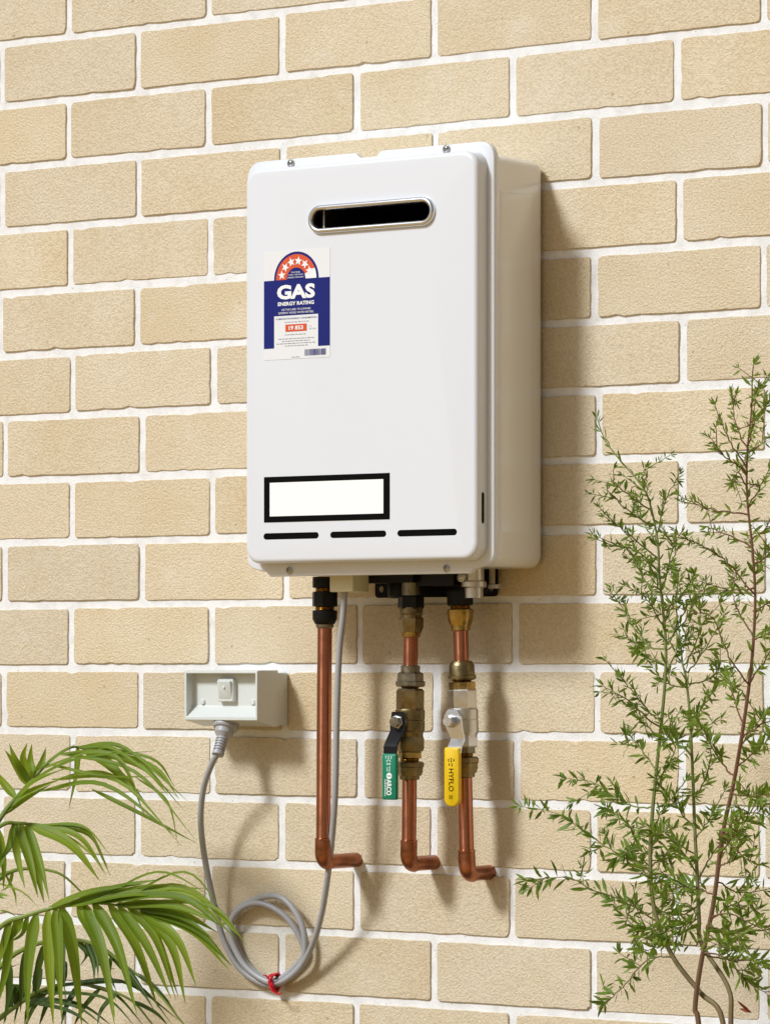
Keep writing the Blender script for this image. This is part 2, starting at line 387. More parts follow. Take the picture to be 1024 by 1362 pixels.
# mortar: a finely uneven sheet in the recess of the joints, with a plain body behind it
from mathutils import noise as mn
m = MB(); x0, x1, z0, z1, st = -.35, 1.55, .35, 2.15, .0065
nx, nz = int((x1 - x0) / st), int((z1 - z0) / st)
vv = []
for j in range(nz + 1):
    for i in range(nx + 1):
        x, z = x0 + (x1 - x0) * i / nx, z0 + (z1 - z0) * j / nz
        e = mn.noise(Vector((x * 38, 0, z * 38))) * .0006 + mn.noise(Vector((x * 130, 5, z * 130))) * .0005
        vv.append((x, .0022 + e, z))
m.add(vv, [(j * (nx + 1) + i, j * (nx + 1) + i + 1, (j + 1) * (nx + 1) + i + 1, (j + 1) * (nx + 1) + i) for j in range(nz) for i in range(nx)])
part('mortar', m, 'mortar', wall, fix=False, ang=180)
m = MB(); H = K0 - (c_top) * PZ
m.box(WX0, x0, .004, .22, 0, H); m.box(x1, WX1, .004, .22, 0, H); m.box(x0, x1, .012, .22, 0, H)
m.add([(x0, .004, 0), (x1, .004, 0), (x1, .004, z0), (x0, .004, z0)], [(0, 1, 2, 3)]); m.add([(x0, .004, z1), (x1, .004, z1), (x1, .004, H), (x0, .004, H)], [(0, 1, 2, 3)])
part('mortar_bed', m, 'mortar', wall, smooth=False, fix=False)

# ------------------------------------------------------------------ water heater
FX0, FX1, FZ0, FZ1 = .520, .8965, 1.2185, 1.7475
YF = -.130; YP = -.152
heater = thing('water_heater', (.705, 0, 1.2), 'white wall-mounted gas water heater with energy rating sticker on cream brick wall', 'water heater')
# rear case
m = MB(); cx0, cx1, cz0, cz1 = .5285, .8885, 1.2265, 1.736
def co(k, r): return rrect(cx0 + k, cx1 - k, cz0 + k, cz1 - k, r, 6)
m.rings([ring(co(.010, .010), -.004), ring(co(.004, .013), -.0055), ring(co(.001, .015), -.010), ring(co(0, .016), -.016), ring(co(0, .016), YF + .001)])
case = part('rear_case', m, 'case', heater)
m = MB(); pr = [(-.030, 1.268), (-.104, 1.268), (-.104, 1.690), (-.030, 1.690)]
m.rings([[(cx1 - .001, y, z) for y, z in pr], [(cx1 + .0002, y, z) for y, z in pr], [(cx1 + .0010, y + (.004 if y < -.06 else -.004), z + (.004 if z < 1.4 else -.004)) for y, z in pr]])
part('pressed_side_panel', m, 'case', case, ang=15)
# flange of the cover
fl = rpoly([(FX0, FZ0 + .012, .016), (FX0 + .030, FZ0 + .006, .004), (FX0 + .036, FZ0, .004), (FX1 - .036, FZ0, .004), (FX1 - .030, FZ0 + .006, .004), (FX1, FZ0 + .012, .016), (FX1, FZ1, .020),
            (.728, FZ1, .003), (.721, FZ1 - .0065, .003), (.696, FZ1 - .0065, .003), (.689, FZ1, .003), (FX0, FZ1, .020)], 5)
fc = Vector(((FX0 + FX1) / 2, (FZ0 + FZ1) / 2))
def shrink(o, k): return [(fc.x + (x - fc.x) * (1 - k / .188), fc.y + (z - fc.y) * (1 - k / .264)) for x, z in o]
m = MB(); m.rings([ring(shrink(fl, .0008), YF + .0115), ring(fl, YF + .0095), ring(fl, YF + .0012), ring(shrink(fl, .0006), YF + .0003), ring(shrink(fl, .0014), YF)])
part('cover_flange', m, 'paint', heater, ang=45)
# raised front panel
RX0, RX1, RZ0, RZ1 = .5315, .8875, 1.2335, 1.7365
m = MB()
def ro(k, r): return rrect(RX0 + k, RX1 - k, RZ0 + k, RZ1 - k, r, 8)
prof = [(0, YF + .001, .020), (.0005, YF - .0006, .020), (.0015, YF - .0150, .020)]
for j in range(1, 7):
    a = j / 6 * pi / 2; prof.append((.0015 + .006 * (1 - cos(a)), YF - .016 - .006 * sin(a), .020 - .0025 * (1 - cos(a))))
m.rings([ring(ro(k, r), y) for k, y, r in prof])
panel = part('front_panel', m, 'paint', heater)
def stadium(xa, xb, zc, r, n=10): return [(xb - r + r * cos(t), zc + r * sin(t)) for t in [(-pi / 2 + pi * i / n) for i in range(n + 1)]] + [(xa + r + r * cos(t), zc + r * sin(t)) for t in [(pi / 2 + pi * i / n) for i in range(n + 1)]]
def prism_y(o_, ya, yb): return MB().rings([ring(o_, ya), ring(o_, yb)])
EX0, EX1, EZ, ER = .6365, .8225, 1.6645, .0155
SLOTS = [(.5622, .6485, 1.2688), (.6660, .7515, 1.2688), (.7680, .8568, 1.2688)]
cutters = [prism_y(stadium(EX0 + .0015, EX1 - .0015, EZ, ER - .0015), -.2, -.11)]
for a, b_, z in SLOTS: cutters.append(prism_y(stadium(a, b_, z, .0041, 6), -.2, YF - .008))
vs_o = [(y, z) for y, z in stadium(-.1395 - .0019, -.1395 + .0019, 0, .0019, 6)]
vsl = MB(); za, zb = 1.2785, 1.3175
vo = [(-.1390 + .0032 * cos(t), zb - .0032 + .0032 * sin(t)) for t in [pi * i / 6 for i in range(7)]] + [(-.1390 + .0032 * cos(t), za + .0032 + .0032 * sin(t)) for t in [pi + pi * i / 6 for i in range(7)]]
vsl.rings([[(RX1 - .007, y, z) for y, z in vo], [(RX1 + .02, y, z) for y, z in vo]])
cutters.append(vsl); cut(panel, cutters)
flue_cut = prism_y(stadium(EX0 + .0010, EX1 - .0010, EZ, ER - .0010), -.2, -.030)
cut(bpy.data.objects['cover_flange'], [flue_cut]); cut(case, [flue_cut])
# black fills painting the shade inside the openings
for a, b_, z in SLOTS:
    part('vent_slot', prism_y(stadium(a + .0002, b_ - .0002, z, .0039, 6), YP + .0008, YF - .0075), 'black', heater)
m = MB(); vi_ = [(-.1390 + (y + .1390) * .95, 1.298 + (z - 1.298) * .99) for y, z in vo]
m.rings([[(RX1 - .0072, y, z) for y, z in vi_], [(RX1 - .0022, y, z) for y, z in vi_]]); part('side_vent_slot', m, 'black', heater)
# flue outlet
flue = []
path = stadium(EX0, EX1, EZ, ER, 14)
m = MB(); rs = []
prf = [(-.001, .003), (.0050, .006), (.0052, -.0005), (.0046, -.0036), (.0034, -.0050), (.0016, -.0056), (-.0004, -.0050), (-.0018, -.0030), (-.0020, .003)]
cxm, Rr = (EX0 + EX1) / 2, ER
for d, h in prf:
    rs.append(ring(stadium(EX0 + d - .0005, EX1 - d + .0005, EZ, ER - d + .0005, 14), YP + h))
m.rings(rs, cap0=False, cap1=False)
rim = part('flue_rim', m, 'chrome', heater, ang=50)
m = MB(); inn = stadium(EX0 + .0016, EX1 - .0016, EZ, ER - .0016, 10)
m.rings([ring(inn, YP + .002), ring(inn, -.032)], cap0=False)
part('flue_throat', m, 'black', heater, fix=False)
m = MB(); m.box(EX0 + .0145, EX0 + .0165, YP + .006, -.10, EZ - .0125, EZ + .0125)
part('flue_baffle', m, 'brass_grey', heater, smooth=False)
# screws
def screw(parent, c, d, R=.0047, mat='steel', nm='screw'):
    h = R * .75
    o_ = part(nm, MB().lathe(c, d, [(0, R * 1.25), (.0006, R * 1.25), (.0007, R)] + [(.0007 + h * sin(t), R * cos(t)) for t in [pi / 2 * i / 6 for i in range(1, 6)]] + [(.0007 + h, R * .25)], 18), mat, parent, ang=60)
    return o_
for x, z in ((.5895, 1.7416), (.8268, 1.7418), (.5872, 1.2262), (.8268, 1.2255)):
    o = screw(heater, (x, YF, z), (0, -1, 0))
    k = MB(); s_ = .0028
    k.box(x - s_, x + s_, YF - .0042, YF - .003, z - .0005, z + .0005); k.box(x - .0005, x + .0005, YF - .0043, YF - .003, z - s_, z + s_)
    part('cross_slot', k, 'black', o, smooth=False)  # black cross stands in for the shade of the driver recess
# ---- rating sticker (a thing stuck to the front)
SY = YP - .0004
SU, SV = .0001427, .0001147
def su(u): return .5634 + (u - 100) * SU
def sv(v): return 1.5919 - (v - 412) * SV
sticker = thing('energy_rating_sticker', (.6145, SY, sv(1285)), 'white and blue energy rating sticker with orange star arch on heater front', 'sticker')
def prt(name, mb, mat, parent=sticker):
    return face_out(part(name, mb, mat, parent, smooth=False, fix=False))
m = MB().rings([ring([(su(100), sv(1285)), (su(820), sv(1285)), (su(820), sv(92)), (su(100), sv(92))], y) for y in (YP - .0001, SY)])
paper = part('paper', m, 'paper', sticker, smooth=False)
acx, acz, R0 = su(455), sv(412), .0347
def arc(r, a0, a1, n=40): return [(acx + r * cos(a0 + (a1 - a0) * i / n), acz + r * sin(a0 + (a1 - a0) * i / n)) for i in range(n + 1)]
D = .00018
prt('blue_arch', flat(arc(R0, 0, pi), SY - D), 'ink_blue')
prt('orange_arch', flat(arc(R0 - .0032, 0, pi), SY - 2 * D), 'ink_orange')
prt('white_segment', flat(arc(R0 - .0032, 0, .42, 10) + arc(.014, .42, 0, 10), SY - 3 * D), 'ink_white')
prt('blue_centre', flat(arc(.0146, 0, pi), SY - 3.5 * D), 'ink_blue')
for ang_ in (165, 137, 109, 81, 53, 25):
    a = radians(ang_); sx, sz = acx + .0229 * cos(a), acz + .0229 * sin(a); sr = .0062; pts = []
    for i in range(10):
        t = a + pi / 5 * i; r_ = sr if i % 2 == 0 else sr * .42; pts.append((sx + r_ * cos(t), sz + r_ * sin(t)))
    mb = MB(); mb.add([(sx, SY - 4 * D, sz)] + [(x, SY - 4 * D, z) for x, z in pts], [(0, 1 + i, 1 + (i + 1) % 10) for i in range(10)])
    prt('star', mb, 'ink_white')
def rect(u0, u1, v0, v1): return [(su(u0), sv(v1)), (su(u1), sv(v1)), (su(u1), sv(v0)), (su(u0), sv(v0))]
for q in (rect(100, 818, 412, 806), rect(100, 212, 806, 1160), rect(692, 818, 806, 1160)): prt('blue_field', flat(q, SY - D), 'ink_blue')
def words(s, u0, u1, v0, v1, mat, bold=0.0, lvl=3): prt('lettering', text_mb(s, su(u0), su(u1), sv(v1), sv(v0), SY - lvl * D, bold), mat)
words('GAS', 246, 660, 468, 628, 'ink_white', .045)
words('ENERGY RATING', 256, 650, 655, 697, 'ink_white', .035)
words('USE THIS LABEL TO COMPARE', 296, 612, 730, 752, 'ink_white', .0)
words('DIFFERENT MODEL WATER HEATERS', 262, 642, 766, 788, 'ink_white', .0)
words('THE MORE', 400, 500, 328, 344, 'ink_white', 0, 5); words('STARS, THE MORE', 372, 532, 356, 372, 'ink_white', 0, 5); words('ENERGY EFFICIENT', 366, 542, 384, 400, 'ink_white', 0, 5)
words('COMPARATIVE ENERGY CONSUMPTION', 232, 676, 832, 848, 'ink_navy', .01)
prt('orange_box', flat(rect(337, 568, 905, 984), SY - 2 * D), 'ink_orange')
words('19 853', 376, 532, 922, 968, 'ink_white', .03, 4)
words('MJ', 598, 616, 930, 944, 'ink_grey', 0); words('per year', 600, 672, 958, 974, 'ink_grey', 0)
rr = random.Random(3)
for u0, u1, v in ((330, 590, 876), (330, 566, 1014), (262, 648, 1058), (300, 600, 1084), (240, 660, 1110), (330, 580, 1136), (404, 496, 1262)):
    u = u0
    while u < u1 - 8:                                   # print too small to read: broken grey lines
        w_ = rr.uniform(14, 44); prt('fine_print', flat(rect(u, min(u + w_, u1), v, v + 7), SY - 2 * D), 'ink_grey'); u += w_ + 9
u = 548
while u < 776:
    w_ = rr.choice((3, 4, 6, 9)); prt('barcode_bar', flat(rect(u, u + w_, 1188, 1258), SY - 2 * D), 'ink_navy'); u += w_ + rr.choice((3, 4, 6))
# ---- made-up plate for a pasted-on blank rectangle
plate = thing('added_plate', (.660, SY, 1.2863), 'added blank white plate with thick black border above heater slots', 'plate')
pz0, pz1, px0, px1 = 1.2865, 1.3440, .5634, .7568
m = MB().rings([ring([(px0, pz0), (px1, pz0), (px1, pz1), (px0, pz1)], y) for y in (YP - .0001, YP - .0005)])
part('border', m, 'ink_black', plate, smooth=False)
m = MB().rings([ring([(px0 + .0093, pz0 + .0075), (px1 - .0093, pz0 + .0075), (px1 - .0093, pz1 - .0075), (px0 + .0093, pz1 - .0075)], y) for y in (YP - .0004, YP - .0008)])
part('blank_field', m, 'ink_plate', plate, smooth=False)
# ---- underside of the heater
zt = 1.228
m = MB(); m.box(.632, .668, -.106, -.070, 1.1985, zt + .004); 
blk = part('cable_entry_block', m, 'cream', heater)
md = blk.modifiers.new('bevel', 'BEVEL'); md.width = .0015; md.segments = 2
m = MB(); bo = rrect(.634, .8215, 1.1925, 1.232, .005, 4); m.rings([ring(bo, -.006), ring(bo, -.0085)])
brk = part('mounting_bracket', m, 'blackpaint', heater)
cut(brk, [prism_y([(xx + .0042 * cos(t), 1.2035 + .0042 * sin(t)) for t in [2 * pi * i / 14 for i in range(14)]], -.03, .0) for xx in (.643, .812)])
part('drain_plug', MB().lathe((.700, -.045, zt), (0, 0, -1), [(0, .015), (.016, .015), (.019, .017), (.034, .017), (.037, .014)], 24), 'blackpl', heater)
part('gas_block', MB().box(.735, .79, -.060, -.012, 1.206, zt), 'blackpaint', heater, smooth=False)
part('fan_housing', MB().box(.655, .735, -.070, -.012, 1.210, zt), 'blackpl', heater, smooth=False)
m = MB(); m.lathe((.8135, -.0497, zt + .002), (0, 0, -1), [(0, .013), (.018, .013), (.020, .016), (.026, .016), (.028, .012), (.04, .012)], 24)
fit = part('gas_inlet', m, 'silver', heater)
screw(heater, (.806, -.0665, 1.2155), (0, -1, 0), .0045)
m = MB(); m.box(.8235, .8285, -.030, -.024, 1.208, zt + .001); m.box(.8235, .838, -.032, -.024, 1.202, 1.207); part('cable_clip', m, 'silver', heater, smooth=False)

# ------------------------------------------------------------------ pipe work
def zpx(y): return 1.1 - (y - 891.18) * .000948
def axis_pt(p0, p1, z): t = (z - p0.z) / (p1.z - p0.z); return p0.lerp(p1, t)
def stack(parent, p0, p1, segs):
    "segs: (name, material, sides, [(pixel row, radius)...]) along the nearly vertical axis p0-p1"
    d = (p1 - p0).normalized()
    for nm, mat, n, prof in segs:
        z0_ = zpx(prof[0][0]); c = axis_pt(p0, p1, z0_)
        if nm == 'thread':
            ya, yb, r_ = prof[0][0], prof[-1][0], prof[0][1]; k_ = max(2, int((yb - ya) / 1.6))
            prof = [(ya + (yb - ya) * (i + q) / k_, r_ * s2) for i in range(k_) for q, s2 in ((0, .94), (.5, 1.04))] + [(yb, r_ * .94)]
        part(nm, MB().lathe(c, d, [(z0_ - zpx(y), r) for y, r in prof], n, rot=.35), mat, parent, ang=30)
def pipe_run(root, p_top, p_el, ytop, ycoup, yel, r=.0095):
    "vertical copper tube, elbow, stub into the wall"
    top = axis_pt(p_top, p_el, zpx(ytop)); zc = zpx(ycoup)
    part('tube', MB().tube([top, axis_pt(p_top, p_el, zc - .01)], r, 24), 'copper', root)
    e = Vector((p_el.x, p_el.y, p_el.z)); R = .0125; pts = []
    pts.append(axis_pt(p_top, p_el, zc)); 
    for i in range(9):
        t = pi / 2 * i / 8; pts.append(Vector((e.x, e.y + R * (1 - cos(t)), e.z + R * (1 - sin(t)))))
    part('elbow', MB().tube(pts, r * 1.13, 24), 'copper_old', root)
    part('stub', MB().tube([Vector((e.x, e.y + R - .001, e.z)), Vector((e.x, .012, e.z))], r, 24), 'copper_old', root)
    part('solder_ring', MB().lathe(pts[0] + Vector((0, 0, .0004)), (0, 0, -1), [(0, r * 1.02), (.0006, r * 1.17), (.0022, r * 1.17), (.0028, r * 1.1)], 24), 'copper', root)
# left pipe: hot water
hot = thing('copper_pipe', (.599, -.073, .85), 'long bare copper pipe with black plastic fitting, leftmost under the heater', 'pipe', 'copper pipes under the heater')
h0, h1 = Vector((.6015, -.0731, 1.2156)), Vector((.5985, -.0731, .8545))
stack(hot, h0, h1, [('fitting', 'blackpl', 24, [(766, .016), (780, .016), (781, .0145)]), ('thread', 'brass', 24, [(780, .0125), (787, .0125)]), ('nut', 'blackpl', 8, [(786, .0157), (788, .0163), (805, .0163), (806, .0155)]),
    ('thread', 'brass', 24, [(805, .0125), (812, .0125)]), ('nut', 'blackpl', 12, [(811, .0152), (812, .0162), (823, .0160), (829, .0130), (830, .0118)]), ('collar', 'brass_grey', 24, [(829, .0115), (834, .0112), (835, .0098)])])
pipe_run(hot, h0, h1, 831, 1118, 1148)
cold = thing('copper_pipe', (.7195, -.0557, .85), 'copper pipe running through green-handled valve, middle of three under heater', 'pipe', 'copper pipes under the heater')
c0, c1 = Vector((.7225, -.0557, zpx(796))), Vector((.7190, -.0557, zpx(1150)))
stack(cold, c0, c1, [('fitting', 'brass_grey', 24, [(770, .012), (797, .012)]), ('nut', 'blackpl', 6, [(792, .0150), (794, .0168), (808, .0168), (810, .0155)]), ('nut', 'brass_dull', 24, [(808, .0150), (816, .0152), (818, .0140), (822, .0140)]),
    ('nut', 'brass_dull', 6, [(821, .0150), (823, .0163), (834, .0163), (842, .0132)]), ('collar', 'brass', 24, [(841, .0125), (847, .0122), (848, .0100)])])
part('tube', MB().tube([axis_pt(c0, c1, zpx(844)), axis_pt(c0, c1, zpx(890))], .0095, 24), 'copper', cold)
pipe_run(cold, c0, c1, 1034, 1118, 1151)
gas = thing('copper_pipe', (.802, -.0497, .85), 'copper pipe running through yellow-handled valve, rightmost under the heater', 'pipe', 'copper pipes under the heater')
g0, g1 = Vector((.7905, -.0497, zpx(790))), Vector((.8035, -.0497, zpx(1161)))
g0.x = .7925
stack(gas, g0, g1, [('nut', 'blackpl', 6, [(786, .0150), (788, .0165), (805, .0165), (806, .015)]), ('thread', 'brass', 24, [(805, .0125), (813, .0125)]), ('nut', 'brass', 24, [(811, .0155), (812, .0168), (819, .0165), (828, .0150), (833, .0128)]),
    ('collar', 'brass', 24, [(832, .0122), (839, .0120), (840, .0100)])])
part('tube', MB().tube([axis_pt(g0, g1, zpx(837)), axis_pt(g0, g1, zpx(884))], .0095, 24), 'copper', gas)
pipe_run(gas, g0, g1, 1030, 1129, 1161)

# ------------------------------------------------------------------ ball valves
def plate_sweep(pts, widths, th, xc):
    "bent strip: pts (y, z), half widths, centred on xc(list)"
    mb = MB(); rs = []
    for i, (y, z) in enumerate(pts):
        a = Vector(pts[max(i - 1, 0)]); b_ = Vector(pts[min(i + 1, len(pts) - 1)]); t = (b_ - a).normalized(); n_ = Vector((-t.y, t.x)) * th / 2
        w = widths[i]; x = xc[i]
        rs.append([(x - w, y + n_.x, z + n_.y), (x + w, y + n_.x, z + n_.y), (x + w, y - n_.x, z - n_.y), (x - w, y - n_.x, z - n_.y)])
    return mb.rings(rs)
def grip(parent, x, y, z0_, z1_, w, th, rnd_end, mat):
    o1 = rpoly([(x - w, z0_, rnd_end), (x + w, z0_, rnd_end), (x + w, z1_, .0025), (x - w, z1_, .0025)], 6)
    c = Vector((x, (z0_ + z1_) / 2)); k = .0016
    def sh(o_, k): return [(x + (a - x) * (1 - k / w), c.y + (b_ - c.y) * (1 - k / ((z1_ - z0_) / 2))) for a, b_ in o_]
    mb = MB().rings([ring(sh(o1, k), y + th / 2), ring(sh(o1, .0004), y + th / 2 - .0010), ring(o1, y + th / 2 - .0022), ring(o1, y - th / 2 + .0022), ring(sh(o1, .0004), y - th / 2 + .0010), ring(sh(o1, k), y - th / 2)])
    return part('grip', mb, mat, parent, ang=50)
va = thing('ball_valve', (.7205, -.0557, zpx(1038)), 'dull brass ball valve with black lever and green grip', 'valve', 'ball valves on the copper pipes')
stack(va, c0, c1, [('collar', 'brass_grey', 24, [(885, .0100), (886, .0122), (895, .0122)]), ('nut', 'brass_grey', 6, [(894, .0135), (896, .0165), (906, .0170), (907, .0190), (912, .0190), (914, .0165)]),
    ('thread', 'brass', 24, [(912, .0112), (921, .0112)]), ('hex_end', 'brass_dull', 6, [(916, .0150), (919, .0178), (945, .0178), (946, .0172)]),
    ('body', 'brass_dull', 32, [(943, .0175), (945, .0188), (957, .0188), (958, .0181), (959, .0188), (972, .0188), (974, .0172), (980, .0164)]),
    ('hex_end', 'brass_dull', 6, [(976, .0160), (984, .0184), (996, .0184), (1000, .0160)]), ('nut', 'brass', 6, [(1000, .0135), (1001, .0150), (1008, .0150), (1009, .0140)]), ('thread', 'brass', 24, [(1008, .0120), (1016, .0120)]),
    ('nut', 'brass_dull', 6, [(1013, .0155), (1015, .0185), (1020, .0185), (1021, .0172), (1027, .0170), (1032, .0150)]), ('collar', 'brass_dull', 24, [(1030, .0130), (1037, .0127), (1038, .0098)])])
ax = .7205; zs = zpx(960); yv = -.0557
part('stem', MB().lathe((ax, yv - .012, zs), (0, -1, 0), [(0, .0095), (.012, .0095), (.0125, .0062), (.024, .0062)], 20), 'brass_grey', va)
lev = plate_sweep([(yv - .0262, zs + .0125), (yv - .0262, zs - .006), (yv - .0270, zs - .012), (yv - .0400, zs - .027), (yv - .0425, zs - .031), (yv - .0430, zpx(1006))], [.0085, .0112, .0105, .0096, .0096, .0096], .0028, [ax] * 6)
lever = part('lever', lev, 'blackpaint', va, ang=25)
part('lever_nut', MB().lathe((ax, yv - .0275, zs), (0, -1, 0), [(0, .0088), (.001, .0088), (.0012, .0074), (.0062, .0074), (.0070, .0062)], 6), 'steel', va, ang=25)
part('stem_end', MB().lathe((ax, yv - .034, zs), (0, -1, 0), [(0, .0036), (.0022, .0036), (.0028, .003)], 14), 'brass_grey', va)
gp = grip(va, ax, yv - .0430, zpx(1063), zpx(1002), .0108, .0070, .0018, 'green')
gy = yv - .0430 - .0035 - .00025
face_out(part('lettering', text_mb('ARCO', ax - .0034, ax + .0044, zpx(1057), zpx(1036), gy, .03, -90), 'ink_white', gp, smooth=False, fix=False))
face_out(part('lettering', text_mb('C E', ax - .0030, ax + .0030, zpx(1017), zpx(1010), gy, .01, -90), 'ink_white', gp, smooth=False, fix=False))
face_out(part('round_emblem', flat([(ax + .0008 + .0041 * cos(t), zpx(1031.5) + .0041 * sin(t)) for t in [2 * pi * i / 20 for i in range(20)]], gy), 'ink_white', gp, smooth=False, fix=False))
face_out(part('emblem_line', MB().add([(ax + .0008 - .0026, gy - .0001, zpx(1031.5) + .0006), (ax + .0034, gy - .0001, zpx(1031.5) + .0006), (ax + .0034, gy - .0001, zpx(1031.5) - .0006), (ax - .0018, gy - .0001, zpx(1031.5) - .0006)], [(0, 1, 2, 3)]), 'green', gp, smooth=False, fix=False))
for k, (a, z_a, z_b) in enumerate(((-.0052, 1036, 1058), (.004, 1005, 1009), (.000, 1005, 1009), (-.004, 1005, 1009), (.0015, 1019, 1026), (-.002, 1020, 1026))):
    z = z_a
    while z < z_b - .6:
        w_ = rr.uniform(.9, 2.2); face_out(part('fine_print', flat([(ax + a - .0006, zpx(min(z + w_, z_b))), (ax + a + .0006, zpx(min(z + w_, z_b))), (ax + a + .0006, zpx(z)), (ax + a - .0006, zpx(z))], gy), 'ink_white', gp, smooth=False, fix=False)); z += w_ + .6
vb = thing('ball_valve', (.798, -.0497, zpx(1034)), 'silver nickel-plated ball valve with steel lever and yellow grip', 'valve', 'ball valves on the copper pipes')
stack(vb, g0, g1, [('nut', 'brass_dull', 24, [(879, .0100), (880, .0130), (883, .0150), (886, .0160), (898, .0164), (899, .0178), (903, .0178), (905, .0150)]), ('thread', 'brass', 24, [(903, .0120), (908, .0120)]), ('nut', 'brass', 6, [(907, .0155), (908, .0168), (917, .0168), (918, .0150)]),
    ('hex_end', 'silver', 6, [(917, .0165), (919, .0180), (943, .0180), (945, .0170)]), ('body', 'silver', 32, [(942, .0175), (944, .0190), (956, .0190), (957, .0184), (958, .0190), (974, .0190), (976, .0178), (980, .0165)]),
    ('hex_end', 'silver', 6, [(976, .0165), (979, .0176), (992, .0176), (994, .0160)]), ('nut', 'brass_grey', 6, [(993, .0130), (994, .0142), (1001, .0142), (1002, .0130)]), ('thread', 'brass', 24, [(1001, .0115), (1009, .0115)]),
    ('nut', 'brass_dull', 6, [(1006, .0155), (1008, .0185), (1014, .0185), (1015, .0172), (1022, .0170), (1028, .0148)]), ('collar', 'brass_dull', 24, [(1026, .0130), (1033, .0127), (1034, .0098)])])
ax = axis_pt(g0, g1, zpx(958)).x; zs = zpx(959); yv = -.0497
part('stem', MB().lathe((ax, yv - .012, zs), (0, -1, 0), [(0, .0095), (.010, .0095), (.0105, .0062), (.024, .0062)], 20), 'silver', vb)
xs = [ax, ax + .0006, ax + .003, ax + .0075, ax + .0075, ax + .006]
pts = [(yv - .0235, zs + .0145), (yv - .0240, zs + .006), (yv - .0240, zs - .008), (yv - .0225, zs - .022), (yv - .0290, zs - .031), (yv - .0305, zpx(1004))]
lever = part('lever', plate_sweep(pts, [.0070, .0125, .0118, .0098, .0098, .0098], .0028, xs), 'chrome', vb, ang=25)
part('lever_nut', MB().lathe((ax, yv - .0250, zs), (0, -1, 0), [(0, .0092), (.001, .0092), (.0012, .0078), (.0062, .0078), (.0070, .0066)], 6), 'steel', vb, ang=25)
part('stem_end', MB().lathe((ax, yv - .0315, zs), (0, -1, 0), [(0, .0038), (.0022, .0038), (.0028, .003)], 14), 'ink_black', vb)
axg = ax + .0050
gp = grip(vb, axg, yv - .0305, zpx(1071), zpx(993), .0112, .0075, .0100, 'yellow')
gy = yv - .0305 - .00375 - .00025
face_out(part('lettering', text_mb('HYFLO', axg - .0036, axg + .0036, zpx(1051), zpx(1021), gy, .01, -90), 'ink_black', gp, smooth=False, fix=False))
for a, z_a, z_b in ((.004, 1008, 1012), (0, 1007, 1013), (-.004, 1008, 1012), (.001, 1014, 1018), (-.003, 1014, 1018), (.001, 1056, 1061), (-.002, 1056, 1061)):
    z = z_a
    while z < z_b - .6:
        w_ = rr.uniform(.9, 2.2); face_out(part('fine_print', flat([(axg + a - .0008, zpx(min(z + w_, z_b))), (axg + a + .0008, zpx(min(z + w_, z_b))), (axg + a + .0008, zpx(z)), (axg + a - .0008, zpx(z))], gy), 'ink_black', gp, smooth=False, fix=False)); z += w_ + .6

# ------------------------------------------------------------------ outlet box
OX0, OX1, OZ0, OZ1, OY = .3715, .4905, 1.0345, 1.0985, -.069
outlet = thing('power_outlet', (.431, 0, 1.027), 'pale grey weatherproof power outlet box with hooded switch on brick wall', 'power outlet')
m = MB(); sd = [(0, 1.0275), (-.026, 1.0275), (-.026, 1.0965), (0, 1.0965)]
m.rings([[(OX0 + .003, y, z) for y, z in sd], [(OX1 - .0005, y, z) for y, z in sd]])
bx = part('back_box', m, 'outlet', outlet, smooth=False); md = bx.modifiers.new('bevel', 'BEVEL'); md.width = .002; md.segments = 2
m = MB().lathe((OX1 - .0009, -.013, 1.064), (1, 0, 0), [(0, .0085), (.0007, .0085), (.0009, .0080)], 20); part('knockout', m, 'outlet', bx)
# hooded cover: outer shell with a deep front recess and a sloping lower lip
m = MB(); sd = [(-.0235, 1.0260), (-.0300, 1.0260), (OY, OZ0), (OY, OZ1), (OY + .006, OZ1 + .0010), (-.0235, OZ1 + .0010)]
m.rings([[(OX0, y, z) for y, z in sd], [(OX1, y, z) for y, z in sd]])
cov = part('cover', m, 'outlet', outlet, smooth=False)
rc = [(OX0 + .0035, OZ0 + .0045), (OX1 - .0032, OZ0 + .0045), (OX1 - .0032, OZ1 - .0030), (OX0 + .0035, OZ1 - .0030)]
k = MB(); yi = OY + .0155; za_ = OZ0 + .0185
k.add([(rc[0][0], OY - .01, rc[0][1]), (rc[1][0], OY - .01, rc[1][1]), (rc[2][0], OY - .01, rc[2][1]), (rc[3][0], OY - .01, rc[3][1]),
       (rc[0][0], OY + .0012, rc[0][1]), (rc[1][0], OY + .0012, rc[1][1]), (rc[1][0], yi, za_), (rc[0][0], yi, za_), (rc[2][0], yi, rc[2][1]), (rc[3][0], yi, rc[3][1])],
      [(0, 1, 2, 3), (0, 4, 5, 1), (4, 7, 6, 5), (7, 9, 8, 6), (9, 3, 2, 8), (1, 5, 6, 8, 2), (0, 3, 9, 7, 4)])
cut(cov, [k]); md = cov.modifiers.new('bevel', 'BEVEL'); md.width = .0008; md.segments = 2; md.limit_method = 'ANGLE'
